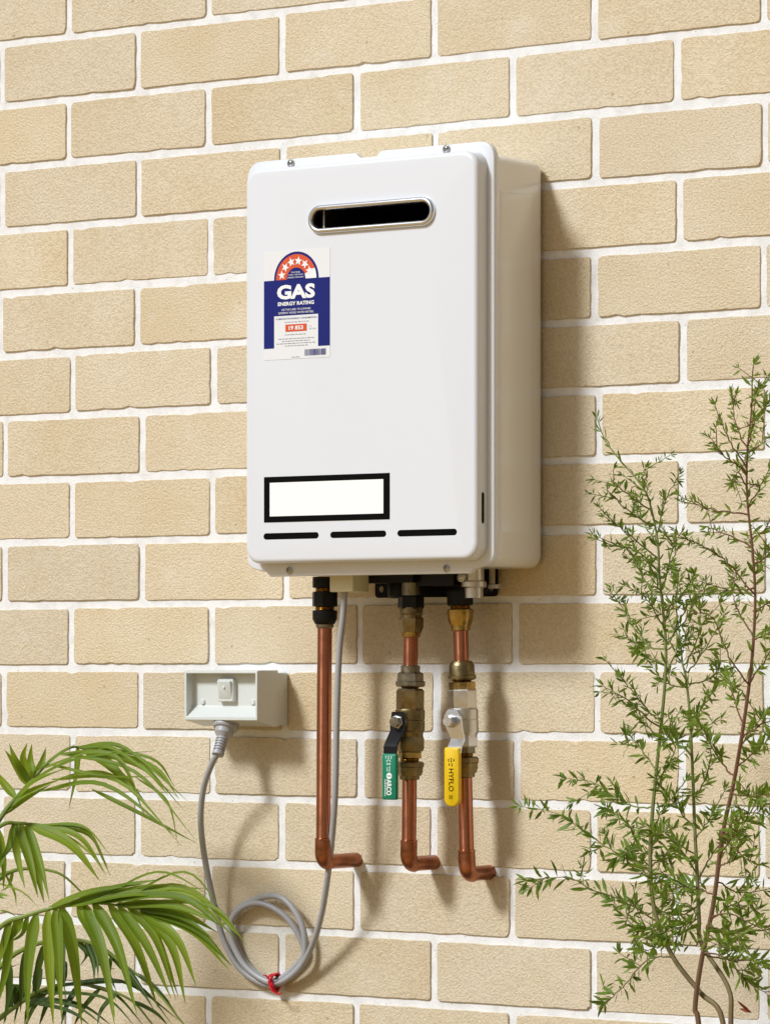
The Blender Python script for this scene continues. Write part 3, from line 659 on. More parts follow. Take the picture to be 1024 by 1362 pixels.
# rocker switch, screws
xs_ = (OX0 + OX1) / 2 + .0015; zc_ = 1.0735
so = rrect(xs_ - .0130, xs_ + .0130, zc_ - .0150, zc_ + .0150, .0025, 4)
def shp(o_, k): return [(xs_ + (a - xs_) * (1 - k / .0125), zc_ + (b_ - zc_) * (1 - k / .0135)) for a, b_ in o_]
part('switch_frame', MB().rings([ring(so, yi + .001), ring(so, yi - .0065), ring(shp(so, .0008), yi - .0075)]), 'outlet', outlet)
ri = rrect(xs_ - .0108, xs_ + .0108, zc_ - .0122, zc_ + .0122, .0018, 4)
rk = MB().rings([[(x, yi - .007, z) for x, z in ri], [(x, yi - .0088 - (z - zc_) * .16, z) for x, z in ri], [(xs_ + (x - xs_) * .92, yi - .0098 - (z - zc_) * .16, zc_ + (z - zc_) * .92) for x, z in ri]])
rocker = part('rocker', rk, 'outlet', outlet, ang=50)
m = MB().lathe((xs_, yi - .0108, zc_ + .004), (0, -1, 0), [(0, .0022), (.0006, .0022), (.0008, .0015)], 14); part('indicator', m, 'outlet', rocker)
for xx in (OX0 + .019, OX1 - .018): part('cover_screw', MB().lathe((xx, yi + .0005, OZ0 + .0235), (0, -1, 0), [(0, .0038), (.0022, .0038), (.0030, .0028)], 16), 'outlet', outlet)

# ------------------------------------------------------------------ power cord with plug, twist tie
cordt = thing('appliance_cord', (.43, -.03, .69), 'grey coiled power cord with plug hanging from outlet to heater', 'power cord')
CORD = [(0.6449, -0.09, 1.2096), (0.6414, -0.09, 1.1678), (0.6341, -0.088, 1.1202), (0.6285, -0.085, 1.0439), (0.6225, -0.08, 0.9482), (0.6121, -0.072, 0.8904), (0.5964, -0.06, 0.8367), (0.5761, -0.045, 0.7871), (0.5509, -0.03, 0.7457), (0.5185, -0.0185, 0.7096), (0.4762, -0.0155, 0.6909), (0.4296, -0.0155, 0.7124), (0.4061, -0.0155, 0.755), (0.4198, -0.0155, 0.7831), (0.4538, -0.015, 0.7941), (0.4934, -0.014, 0.7797), (0.5179, -0.011, 0.7492), (0.5181, -0.008, 0.7245), (0.4732, -0.0065, 0.6931), (0.429, -0.0065, 0.7109), (0.4043, -0.0065, 0.7494), (0.4083, -0.0085, 0.7794), (0.4524, -0.013, 0.8009), (0.4927, -0.018, 0.8024), (0.522, -0.02, 0.7771), (0.5309, -0.019, 0.7423), (0.5179, -0.016, 0.7123), (0.4706, -0.0095, 0.6873), (0.4218, -0.01, 0.7039), (0.3951, -0.014, 0.7426), (0.3838, -0.022, 0.7941), (0.3788, -0.035, 0.8539), (0.3825, -0.048, 0.9038), (0.3959, -0.059, 0.9458), (0.4164, -0.068, 0.9777), (0.4289, -0.0715, 0.9916)]
part('cord', MB().tube(catmull(CORD, 7), .0041, 12), 'cord', cordt)
pe = Vector((.4285, -.0712, .9900)); ptop = Vector((.4275, -.0500, 1.0330)); dp = (pe - ptop).normalized(); Lp = (pe - ptop).length
prof = [(-.006, .0150), (.001, .0160), (.003, .0168), (.0095, .0168), (.0115, .0155), (.0125, .0128), (.0185, .0122), (.0215, .0095), (.0240, .0074)]
zz = .0245
while zz < Lp - .004: prof += [(zz + .0006, .0078), (zz + .0022, .0078), (zz + .0026, .0062), (zz + .0036, .0062)]; zz += .0038
prof += [(Lp - .003, .0082), (Lp + .001, .0080), (Lp + .002, .0055)]
part('plug', MB().lathe(ptop, dp, prof, 24), 'plug', cordt, ang=30)
tie = thing('twist_tie', (.484, -.03, .68), 'small red twist tie around the bottom of coiled cord', 'tie')
m = MB(); c = Vector((0.4761, -.0115, 0.6906))
for k_, dx in enumerate((-.0028, .0002, .003)):
    m.tube([c + Vector((dx + .002 * sin(t * 2), (.0085 + .0005 * k_) * cos(t), (.0108 + .0006 * k_) * sin(t))) for t in [2 * pi * i / 24 for i in range(25)]], .0016, 6)
m.tube(catmull([c + Vector((0, -.010, .002)), c + Vector((.006, -.014, .009)), c + Vector((.013, -.013, .014)), c + Vector((.017, -.012, .015))], 5), .0013, 6, .0008)
m.tube(catmull([c + Vector((0, -.010, -.002)), c + Vector((.007, -.014, -.009)), c + Vector((.016, -.013, -.013)), c + Vector((.022, -.014, -.011))], 5), .0015, 6, .0008)
m.tube(catmull([c + Vector((-.002, -.010, .006)), c + Vector((-.006, -.013, .011)), c + Vector((-.009, -.012, .010))], 5), .0013, 6, .0008)
part('wire', m, 'red', tie)

# plant skeletons in metres
STEMS=[[(1.315,-0.3,0.178),(1.315,-0.297,0.584),(1.313,-0.295,0.703),(1.282,-0.292,0.734),(1.247,-0.29,0.77),(1.225,-0.287,0.807),(1.214,-0.285,0.842),(1.21,-0.282,0.888),(1.211,-0.28,0.929),(1.214,-0.277,0.976),(1.22,-0.275,1.034),(1.225,-0.273,1.096),(1.223,-0.27,1.137),(1.217,-0.268,1.181),(1.212,-0.265,1.21),(1.208,-0.263,1.251),(1.194,-0.26,1.298),(1.176,-0.258,1.322),(1.154,-0.255,1.342),(1.131,-0.253,1.368),(1.119,-0.25,1.393)],[(1.315,-0.3,0.178),(1.321,-0.294,0.585),(1.32,-0.289,0.701),(1.313,-0.283,0.741),(1.275,-0.277,0.788),(1.268,-0.271,0.817),(1.263,-0.266,0.86),(1.256,-0.26,0.918),(1.25,-0.254,0.976),(1.243,-0.249,1.048),(1.234,-0.243,1.092),(1.226,-0.237,1.108),(1.22,-0.231,1.132),(1.211,-0.226,1.176),(1.21,-0.22,1.202)],[(1.315,-0.3,0.178),(1.296,-0.301,0.584),(1.285,-0.301,0.7),(1.281,-0.302,0.718),(1.289,-0.302,0.77),(1.305,-0.303,0.834),(1.318,-0.304,0.915),(1.332,-0.304,0.972),(1.344,-0.305,1.03),(1.354,-0.305,1.093),(1.359,-0.306,1.136),(1.361,-0.306,1.184),(1.358,-0.307,1.236),(1.352,-0.308,1.292),(1.352,-0.308,1.343),(1.358,-0.309,1.391),(1.359,-0.309,1.425),(1.361,-0.31,1.441)]]
BR1=[[(1.201,-0.26,1.263),(1.18,-0.286,1.286),(1.169,-0.313,1.308)],[(1.194,-0.26,1.286),(1.181,-0.3,1.308),(1.195,-0.339,1.312)],[(1.206,-0.26,1.251),(1.221,-0.27,1.291),(1.249,-0.281,1.325)],[(1.21,-0.26,1.225),(1.188,-0.295,1.256),(1.189,-0.329,1.27)],[(1.211,-0.26,1.21),(1.2,-0.303,1.238),(1.193,-0.347,1.24)],[(1.213,-0.26,1.193),(1.237,-0.27,1.25),(1.257,-0.28,1.252)],[(1.215,-0.26,1.181),(1.162,-0.218,1.206),(1.12,-0.176,1.261)],[(1.204,-0.26,1.12),(1.156,-0.23,1.15),(1.109,-0.2,1.198)],[(1.218,-0.26,1.128),(1.233,-0.233,1.166),(1.238,-0.207,1.202)],[(1.215,-0.26,1.166),(1.261,-0.288,1.192),(1.288,-0.316,1.208)],[(1.216,-0.26,1.123),(1.178,-0.256,1.129),(1.156,-0.253,1.146)],[(1.201,-0.26,1.274),(1.206,-0.282,1.308),(1.216,-0.305,1.33)],[(1.211,-0.26,1.204),(1.248,-0.293,1.223),(1.267,-0.325,1.245)],[(1.215,-0.26,1.175),(1.225,-0.299,1.209),(1.232,-0.339,1.231)],[(1.217,-0.26,1.146),(1.212,-0.289,1.178),(1.212,-0.317,1.192)],[(1.217,-0.26,1.105),(1.168,-0.217,1.114),(1.122,-0.175,1.126)],[(1.216,-0.26,1.096),(1.219,-0.227,1.129),(1.21,-0.194,1.155)],[(1.208,-0.26,1.242),(1.169,-0.229,1.27),(1.144,-0.199,1.301)],[(1.217,-0.26,1.158),(1.214,-0.23,1.184),(1.198,-0.2,1.212)],[(1.214,-0.28,1.037),(1.202,-0.311,1.063),(1.183,-0.341,1.082)],[(1.221,-0.28,1.04),(1.205,-0.299,1.066),(1.193,-0.318,1.092)],[(1.214,-0.28,0.987),(1.193,-0.267,1.004),(1.161,-0.255,1.024)],[(1.211,-0.28,0.941),(1.167,-0.265,0.945),(1.116,-0.249,0.968),(1.064,-0.234,0.972)],[(1.209,-0.28,0.906),(1.151,-0.245,0.924),(1.105,-0.209,0.939)],[(1.214,-0.28,0.871),(1.155,-0.261,0.886),(1.101,-0.242,0.908),(1.047,-0.223,0.93),(0.981,-0.204,0.937)],[(1.224,-0.28,0.807),(1.199,-0.301,0.83),(1.161,-0.321,0.847),(1.136,-0.342,0.862),(1.094,-0.363,0.859)],[(1.221,-0.28,0.801),(1.18,-0.269,0.805),(1.146,-0.259,0.832)],[(1.241,-0.28,0.772),(1.2,-0.269,0.767),(1.156,-0.257,0.732),(1.128,-0.246,0.712)],[(1.21,-0.28,0.888),(1.186,-0.279,0.893),(1.159,-0.279,0.881)],[(1.214,-0.28,0.97),(1.254,-0.312,0.994),(1.283,-0.344,1.021)],[(1.21,-0.28,0.917),(1.229,-0.283,0.941),(1.244,-0.285,0.956)],[(1.217,-0.28,1.005),(1.259,-0.321,1.029),(1.283,-0.362,1.05)],[(1.21,-0.28,0.876),(1.205,-0.237,0.886),(1.193,-0.193,0.899)],[(1.211,-0.28,0.853),(1.172,-0.243,0.874),(1.139,-0.207,0.886)],[(1.219,-0.28,1.022),(1.198,-0.275,1.04),(1.181,-0.27,1.054)],[(1.231,-0.28,0.787),(1.226,-0.3,0.802),(1.218,-0.32,0.809)],[(1.21,-0.28,0.888),(1.19,-0.239,0.904),(1.186,-0.198,0.914)]]
BR2=[[(1.227,-0.23,1.093),(1.247,-0.223,1.123),(1.269,-0.216,1.164)],[(1.227,-0.23,1.082),(1.242,-0.192,1.093),(1.23,-0.154,1.129)],[(1.224,-0.23,1.102),(1.224,-0.195,1.144),(1.204,-0.16,1.174)],[(1.219,-0.23,1.132),(1.203,-0.229,1.158),(1.182,-0.228,1.17)],[(1.227,-0.23,1.079),(1.205,-0.239,1.085),(1.193,-0.247,1.102)],[(1.217,-0.23,1.152),(1.228,-0.22,1.181),(1.243,-0.21,1.187)],[(1.256,-0.26,0.918),(1.233,-0.267,0.946),(1.22,-0.274,0.964)],[(1.255,-0.26,0.952),(1.286,-0.283,0.983),(1.303,-0.305,1.018),(1.303,-0.328,1.035)],[(1.258,-0.26,0.888),(1.237,-0.279,0.906),(1.225,-0.299,0.915)],[(1.261,-0.26,0.86),(1.271,-0.239,0.894),(1.293,-0.218,0.917),(1.318,-0.197,0.934)],[(1.261,-0.26,0.816),(1.256,-0.306,0.806),(1.237,-0.351,0.794)],[(1.261,-0.26,0.842),(1.256,-0.305,0.861),(1.256,-0.351,0.863)],[(1.265,-0.26,0.784),(1.215,-0.247,0.784),(1.173,-0.235,0.773)],[(1.26,-0.26,0.865),(1.256,-0.282,0.889),(1.255,-0.304,0.89)],[(1.261,-0.26,0.83),(1.234,-0.257,0.818),(1.208,-0.253,0.822)],[(1.256,-0.26,0.906),(1.275,-0.263,0.927),(1.283,-0.266,0.936)],[(1.251,-0.26,1.005),(1.239,-0.276,1.017),(1.234,-0.291,1.023)],[(1.25,-0.26,1.04),(1.237,-0.21,1.057),(1.226,-0.161,1.08)],[(1.261,-0.26,0.822),(1.261,-0.29,0.803),(1.259,-0.321,0.796)],[(1.262,-0.26,0.813),(1.255,-0.269,0.831),(1.236,-0.277,0.836)]]
BR3=[[(1.353,-0.31,1.321),(1.344,-0.34,1.337),(1.339,-0.369,1.358)],[(1.356,-0.31,1.343),(1.333,-0.297,1.373),(1.318,-0.283,1.412)],[(1.353,-0.31,1.326),(1.343,-0.332,1.357),(1.343,-0.355,1.378)],[(1.355,-0.31,1.275),(1.316,-0.32,1.279),(1.296,-0.329,1.287),(1.282,-0.339,1.296)],[(1.36,-0.31,1.238),(1.31,-0.285,1.254),(1.272,-0.261,1.263)],[(1.363,-0.31,1.184),(1.334,-0.322,1.221),(1.312,-0.334,1.238),(1.296,-0.346,1.247)],[(1.361,-0.31,1.19),(1.337,-0.304,1.19),(1.314,-0.298,1.188)],[(1.36,-0.31,1.139),(1.328,-0.283,1.165),(1.303,-0.256,1.186),(1.291,-0.229,1.21)],[(1.361,-0.31,1.133),(1.402,-0.35,1.141),(1.44,-0.39,1.155)],[(1.355,-0.31,1.281),(1.394,-0.354,1.301),(1.43,-0.398,1.318)],[(1.363,-0.31,1.218),(1.394,-0.337,1.226),(1.422,-0.364,1.238)],[(1.355,-0.31,1.343),(1.354,-0.283,1.353),(1.351,-0.257,1.363)],[(1.358,-0.31,1.377),(1.365,-0.298,1.389),(1.366,-0.287,1.398)],[(1.353,-0.31,1.085),(1.34,-0.328,1.114),(1.331,-0.345,1.156),(1.318,-0.363,1.164)],[(1.356,-0.31,1.085),(1.389,-0.327,1.116),(1.414,-0.344,1.136)],[(1.358,-0.31,1.394),(1.383,-0.342,1.408),(1.415,-0.374,1.422)],[(1.353,-0.31,1.304),(1.343,-0.314,1.321),(1.338,-0.318,1.309)],[(1.354,-0.31,1.349),(1.386,-0.356,1.368),(1.416,-0.401,1.376)],[(1.359,-0.31,1.247),(1.365,-0.29,1.258),(1.367,-0.271,1.282)],[(1.362,-0.31,1.162),(1.354,-0.27,1.174),(1.344,-0.231,1.177)],[(1.362,-0.31,1.207),(1.345,-0.265,1.22),(1.325,-0.219,1.238)],[(1.332,-0.305,0.978),(1.3,-0.289,1.006),(1.274,-0.274,1.034),(1.248,-0.258,1.043)],[(1.344,-0.305,1.035),(1.303,-0.259,1.081),(1.273,-0.213,1.092)],[(1.336,-0.305,0.99),(1.386,-0.353,1.008),(1.434,-0.401,1.029)],[(1.303,-0.305,0.82),(1.334,-0.319,0.827),(1.378,-0.333,0.815),(1.403,-0.347,0.808)],[(1.303,-0.305,0.846),(1.249,-0.258,0.853),(1.187,-0.212,0.837)],[(1.322,-0.305,0.909),(1.326,-0.277,0.891),(1.334,-0.25,0.879)],[(1.299,-0.305,0.817),(1.337,-0.314,0.836),(1.375,-0.323,0.832)],[(1.296,-0.305,0.776),(1.31,-0.261,0.771),(1.318,-0.216,0.766)],[(1.294,-0.305,0.782),(1.321,-0.297,0.774),(1.34,-0.289,0.751),(1.366,-0.281,0.732)],[(1.309,-0.305,0.863),(1.324,-0.273,0.848),(1.344,-0.241,0.852)],[(1.319,-0.305,0.909),(1.344,-0.319,0.933),(1.371,-0.333,0.94),(1.403,-0.346,0.944)],[(1.316,-0.305,0.892),(1.347,-0.336,0.911),(1.384,-0.367,0.932)],[(1.314,-0.305,0.88),(1.336,-0.311,0.887),(1.348,-0.316,0.91)],[(1.301,-0.305,0.811),(1.34,-0.341,0.809),(1.384,-0.378,0.809)],[(1.299,-0.305,0.802),(1.326,-0.317,0.79),(1.346,-0.329,0.785)],[(1.339,-0.305,1.007),(1.329,-0.259,1.035),(1.323,-0.213,1.049)],[(1.342,-0.305,1.024),(1.384,-0.322,1.042),(1.413,-0.339,1.045)],[(1.329,-0.305,0.961),(1.383,-0.354,0.96),(1.436,-0.403,0.965)]]
FRONDS=[([(0.181,-0.34,0.754),(0.212,-0.31,0.841),(0.236,-0.28,0.909),(0.251,-0.25,0.946),(0.266,-0.22,0.98),(0.278,-0.19,0.999),(0.278,-0.16,0.997)],[([(0.232,-0.243,0.956),(0.241,-0.256,0.977),(0.235,-0.27,0.997)],0.0122),([(0.236,-0.236,0.96),(0.247,-0.246,0.983),(0.261,-0.256,1.006)],0.0147),([(0.248,-0.215,0.953),(0.243,-0.206,0.976),(0.244,-0.198,0.999)],0.0135),([(0.225,-0.257,0.939),(0.224,-0.261,0.955),(0.215,-0.266,0.971)],0.0129),([(0.27,-0.175,0.998),(0.364,-0.181,0.998),(0.465,-0.187,0.919)],0.0073),([(0.268,-0.178,0.997),(0.354,-0.19,0.997),(0.464,-0.202,0.938)],0.0073),([(0.275,-0.166,0.997),(0.38,-0.151,0.986),(0.409,-0.137,0.949)],0.0061),([(0.269,-0.176,0.997),(0.28,-0.179,0.965),(0.268,-0.181,0.917)],0.0098),([(0.276,-0.163,0.996),(0.332,-0.172,0.974),(0.384,-0.18,0.936)],0.019),([(0.314,-0.16,0.994),(0.405,-0.173,0.974),(0.454,-0.186,0.935)],0.008),([(0.263,-0.187,0.97),(0.394,-0.2,0.969),(0.502,-0.213,0.885)],0.0067),([(0.247,-0.216,0.942),(0.364,-0.226,0.953),(0.491,-0.236,0.889)],0.0086),([(0.29,-0.16,0.944),(0.374,-0.155,0.911),(0.455,-0.149,0.877)],0.0073),([(0.262,-0.19,0.973),(0.363,-0.2,0.987),(0.42,-0.211,0.91)],0.0092),([(0.24,-0.228,0.958),(0.337,-0.242,0.987),(0.47,-0.255,0.998)],0.0061),([(0.249,-0.213,0.973),(0.281,-0.213,0.992),(0.311,-0.214,1.006)],0.0055),([(0.253,-0.204,0.965),(0.348,-0.212,0.964),(0.441,-0.219,0.964)],0.0055),([(0.258,-0.195,0.957),(0.323,-0.18,0.967),(0.383,-0.166,0.94)],0.0067),([(0.231,-0.246,0.939),(0.277,-0.257,0.959),(0.342,-0.268,0.976)],0.0092),([(0.225,-0.257,0.917),(0.264,-0.256,0.943),(0.32,-0.256,0.961)],0.0104),([(0.221,-0.263,0.908),(0.251,-0.255,0.93),(0.293,-0.247,0.953)],0.011),([(0.245,-0.219,0.97),(0.308,-0.222,0.987),(0.378,-0.224,1.004)],0.0049),([(0.275,-0.166,0.996),(0.332,-0.151,0.964),(0.36,-0.137,0.929)],0.0086),([(0.363,-0.16,0.961),(0.415,-0.161,0.931),(0.433,-0.161,0.875)],0.0043)]),([(0.146,-0.3,0.795),(0.182,-0.284,0.858),(0.225,-0.268,0.898),(0.24,-0.252,0.902),(0.26,-0.236,0.899),(0.283,-0.22,0.892)],[([(0.23,-0.251,0.892),(0.248,-0.259,0.859),(0.267,-0.267,0.818)],0.0135),([(0.238,-0.246,0.891),(0.266,-0.249,0.856),(0.286,-0.252,0.8)],0.019),([(0.245,-0.242,0.889),(0.283,-0.256,0.853),(0.31,-0.27,0.804)],0.0129),([(0.216,-0.259,0.889),(0.226,-0.262,0.855),(0.228,-0.264,0.816)],0.0122),([(0.25,-0.239,0.894),(0.325,-0.247,0.876),(0.38,-0.254,0.831)],0.019),([(0.258,-0.234,0.899),(0.329,-0.223,0.895),(0.358,-0.211,0.847)],0.0067),([(0.269,-0.228,0.897),(0.333,-0.218,0.887),(0.36,-0.208,0.835)],0.0061),([(0.261,-0.233,0.899),(0.334,-0.233,0.9),(0.382,-0.233,0.861)],0.0043),([(0.234,-0.249,0.895),(0.237,-0.263,0.871),(0.233,-0.277,0.854)],0.0122),([(0.206,-0.265,0.883),(0.221,-0.272,0.846),(0.223,-0.28,0.809)],0.0122),([(0.283,-0.22,0.892),(0.341,-0.228,0.866),(0.375,-0.235,0.836)],0.0043)]),([(0.235,-0.42,0.639),(0.275,-0.41,0.716),(0.338,-0.4,0.779),(0.369,-0.39,0.793),(0.411,-0.38,0.805),(0.468,-0.37,0.812),(0.529,-0.36,0.806)],[([(0.388,-0.389,0.798),(0.383,-0.397,0.735),(0.386,-0.404,0.657)],0.019),([(0.403,-0.386,0.802),(0.412,-0.393,0.736),(0.424,-0.4,0.659)],0.0178),([(0.421,-0.383,0.806),(0.433,-0.373,0.751),(0.44,-0.364,0.657)],0.0208),([(0.443,-0.378,0.809),(0.486,-0.387,0.76),(0.518,-0.396,0.675)],0.0208),([(0.465,-0.373,0.812),(0.514,-0.385,0.761),(0.553,-0.396,0.679)],0.0184),([(0.484,-0.37,0.81),(0.521,-0.359,0.76),(0.547,-0.348,0.684)],0.0165),([(0.5,-0.366,0.808),(0.544,-0.365,0.761),(0.579,-0.363,0.699)],0.0147),([(0.514,-0.363,0.807),(0.548,-0.351,0.769),(0.572,-0.339,0.698)],0.0141),([(0.527,-0.36,0.805),(0.58,-0.363,0.762),(0.603,-0.365,0.693)],0.0153),([(0.537,-0.36,0.804),(0.604,-0.35,0.783),(0.655,-0.34,0.74)],0.0178),([(0.533,-0.36,0.805),(0.605,-0.356,0.786),(0.657,-0.352,0.747)],0.0122),([(0.523,-0.361,0.806),(0.585,-0.354,0.803),(0.638,-0.347,0.781)],0.0135),([(0.477,-0.371,0.812),(0.6,-0.365,0.834),(0.685,-0.359,0.775)],0.0135),([(0.457,-0.375,0.81),(0.594,-0.375,0.825),(0.669,-0.375,0.788)],0.0135),([(0.496,-0.367,0.822),(0.61,-0.377,0.855),(0.681,-0.387,0.804)],0.0049),([(0.464,-0.374,0.818),(0.572,-0.381,0.854),(0.66,-0.388,0.828)],0.0043),([(0.431,-0.38,0.808),(0.496,-0.371,0.831),(0.561,-0.362,0.844)],0.0122),([(0.418,-0.383,0.806),(0.532,-0.373,0.826),(0.638,-0.363,0.818)],0.0159),([(0.447,-0.377,0.81),(0.542,-0.366,0.832),(0.625,-0.356,0.834)],0.0141),([(0.493,-0.368,0.81),(0.591,-0.372,0.813),(0.662,-0.376,0.794)],0.0141),([(0.369,-0.393,0.791),(0.352,-0.389,0.77),(0.321,-0.385,0.744)],0.019),([(0.378,-0.391,0.786),(0.36,-0.384,0.77),(0.326,-0.376,0.757)],0.0092),([(0.337,-0.4,0.779),(0.319,-0.396,0.748),(0.308,-0.392,0.696)],0.0184),([(0.398,-0.387,0.803),(0.468,-0.379,0.827),(0.546,-0.372,0.838)],0.0104),([(0.496,-0.367,0.81),(0.635,-0.366,0.815),(0.698,-0.365,0.767)],0.008),([(0.351,-0.397,0.784),(0.344,-0.393,0.734),(0.321,-0.389,0.672)],0.0168),([(0.51,-0.364,0.807),(0.551,-0.359,0.77),(0.58,-0.355,0.697)],0.0122)]),([(0.032,-0.17,0.545),(0.084,-0.161,0.602),(0.127,-0.153,0.637),(0.145,-0.144,0.652),(0.175,-0.135,0.672),(0.214,-0.126,0.684),(0.264,-0.118,0.683),(0.314,-0.109,0.667),(0.343,-0.1,0.636)],[([(0.139,-0.146,0.649),(0.149,-0.153,0.682),(0.142,-0.16,0.631)],0.0122),([(0.153,-0.143,0.657),(0.148,-0.131,0.68),(0.123,-0.118,0.626)],0.0135),([(0.177,-0.138,0.672),(0.17,-0.124,0.7),(0.146,-0.11,0.659)],0.0153),([(0.209,-0.131,0.683),(0.217,-0.143,0.719),(0.225,-0.156,0.747)],0.0092),([(0.214,-0.129,0.683),(0.207,-0.115,0.711),(0.185,-0.101,0.686)],0.0104),([(0.195,-0.134,0.678),(0.307,-0.12,0.692),(0.4,-0.106,0.64)],0.0067),([(0.23,-0.126,0.684),(0.332,-0.121,0.688),(0.392,-0.116,0.636)],0.0061),([(0.177,-0.138,0.669),(0.3,-0.151,0.673),(0.367,-0.165,0.639)],0.0067),([(0.167,-0.14,0.662),(0.244,-0.128,0.659),(0.291,-0.116,0.631)],0.0067),([(0.16,-0.142,0.656),(0.244,-0.153,0.653),(0.294,-0.164,0.635)],0.0073),([(0.247,-0.122,0.684),(0.289,-0.108,0.672),(0.326,-0.094,0.631)],0.0061),([(0.271,-0.117,0.682),(0.238,-0.112,0.654),(0.214,-0.106,0.626)],0.0104),([(0.24,-0.124,0.684),(0.23,-0.137,0.659),(0.229,-0.15,0.63)],0.0104),([(0.292,-0.112,0.676),(0.276,-0.122,0.654),(0.276,-0.132,0.632)],0.0092),([(0.212,-0.13,0.683),(0.188,-0.126,0.659),(0.168,-0.122,0.625)],0.011),([(0.188,-0.135,0.676),(0.161,-0.133,0.652),(0.151,-0.131,0.625)],0.011),([(0.312,-0.107,0.667),(0.347,-0.1,0.652),(0.365,-0.092,0.633)],0.0067)]),([(0.058,-0.2,0.574),(0.11,-0.191,0.654),(0.153,-0.182,0.709),(0.195,-0.174,0.736),(0.246,-0.165,0.747),(0.295,-0.156,0.741),(0.337,-0.148,0.715),(0.378,-0.139,0.685),(0.418,-0.13,0.642)],[([(0.266,-0.16,0.746),(0.275,-0.152,0.728),(0.256,-0.143,0.711)],0.008),([(0.294,-0.155,0.74),(0.315,-0.16,0.718),(0.331,-0.166,0.688)],0.008),([(0.277,-0.158,0.745),(0.299,-0.168,0.718),(0.309,-0.178,0.694)],0.0073),([(0.308,-0.152,0.735),(0.334,-0.144,0.705),(0.363,-0.135,0.671)],0.0061),([(0.336,-0.146,0.715),(0.368,-0.156,0.689),(0.399,-0.166,0.66)],0.0067),([(0.357,-0.142,0.7),(0.383,-0.135,0.682),(0.408,-0.127,0.65)],0.0061),([(0.245,-0.164,0.747),(0.252,-0.172,0.716),(0.261,-0.18,0.679)],0.008),([(0.224,-0.168,0.744),(0.202,-0.162,0.707),(0.191,-0.156,0.666)],0.0141),([(0.195,-0.174,0.736),(0.18,-0.168,0.697),(0.171,-0.163,0.648)],0.0135),([(0.167,-0.179,0.719),(0.16,-0.172,0.674),(0.143,-0.164,0.631)],0.0135),([(0.259,-0.162,0.747),(0.307,-0.161,0.715),(0.33,-0.16,0.712)],0.0055),([(0.152,-0.182,0.709),(0.158,-0.175,0.706),(0.173,-0.167,0.712)],0.0037),([(0.315,-0.151,0.73),(0.316,-0.157,0.699),(0.333,-0.163,0.669)],0.0073)]),([(0.093,-0.24,0.714),(0.128,-0.222,0.778),(0.171,-0.204,0.826),(0.197,-0.186,0.839),(0.24,-0.168,0.834),(0.266,-0.15,0.808)],[([(0.186,-0.192,0.835),(0.174,-0.189,0.816),(0.155,-0.185,0.808)],0.0061),([(0.168,-0.201,0.813),(0.208,-0.204,0.81),(0.24,-0.208,0.791)],0.0037),([(0.168,-0.201,0.784),(0.178,-0.193,0.781),(0.184,-0.185,0.775)],0.0031),([(0.151,-0.21,0.81),(0.171,-0.205,0.829),(0.188,-0.199,0.837)],0.0104),([(0.145,-0.213,0.803),(0.171,-0.214,0.779),(0.18,-0.214,0.763)],0.0092)])]
RED = (1.3535, -0.3, 0.7153)
# ------------------------------------------------------------------ palm
palm = thing('palm_plant', (.197, -.36, 0), 'green palm with arching feathery fronds at the lower left of the wall', 'palm')
VIEW = (Vector((3.55, -4.18, 1.1)) - Vector((.2, -.3, .8))).normalized()
def blade(pts, w, fold=.18, nseg=9, twist=0.0, up=Vector((0, 0, 1))):
    "leaf blade along a spline with a raised-V section, tapered to the tip"
    cv = catmull(pts, max(2, nseg // (len(pts) - 1))); n = len(cv); mb = MB(); rows = []; mb.across = []
    for i, p in enumerate(cv):
        t = i / (n - 1); tan = (cv[min(i + 1, n - 1)] - cv[max(i - 1, 0)]).normalized()
        ref = Vector((.35, -.75, .55)) + up * .01
        side = tan.cross(ref); side = side.normalized() if side.length > 1e-4 else Vector((1, 0, 0))
        nor = side.cross(tan).normalized(); a = twist * (t - .2)
        s2 = side * cos(a) + nor * sin(a); n2 = nor * cos(a) - side * sin(a)
        prof = min(1, .25 + .75 * (t / .16) ** .7) if t < .16 else (1 - ((t - .16) / .84) ** 1.9)
        hw = max(w / 2 * prof, .0002 if t > .5 else w * .13)
        mb.across += [-1 + 7 * w, -.5 + 7 * w, 7 * w, .5 + 7 * w, 1 + 7 * w]
        rows.append([p - s2 * hw + n2 * hw * fold * 2, p - s2 * hw * .5 + n2 * hw * fold * .7, p, p + s2 * hw * .5 + n2 * hw * fold * .7, p + s2 * hw + n2 * hw * fold * 2])
    return mb.rings(rows, False, False, closed=False)
pr_ = random.Random(8)
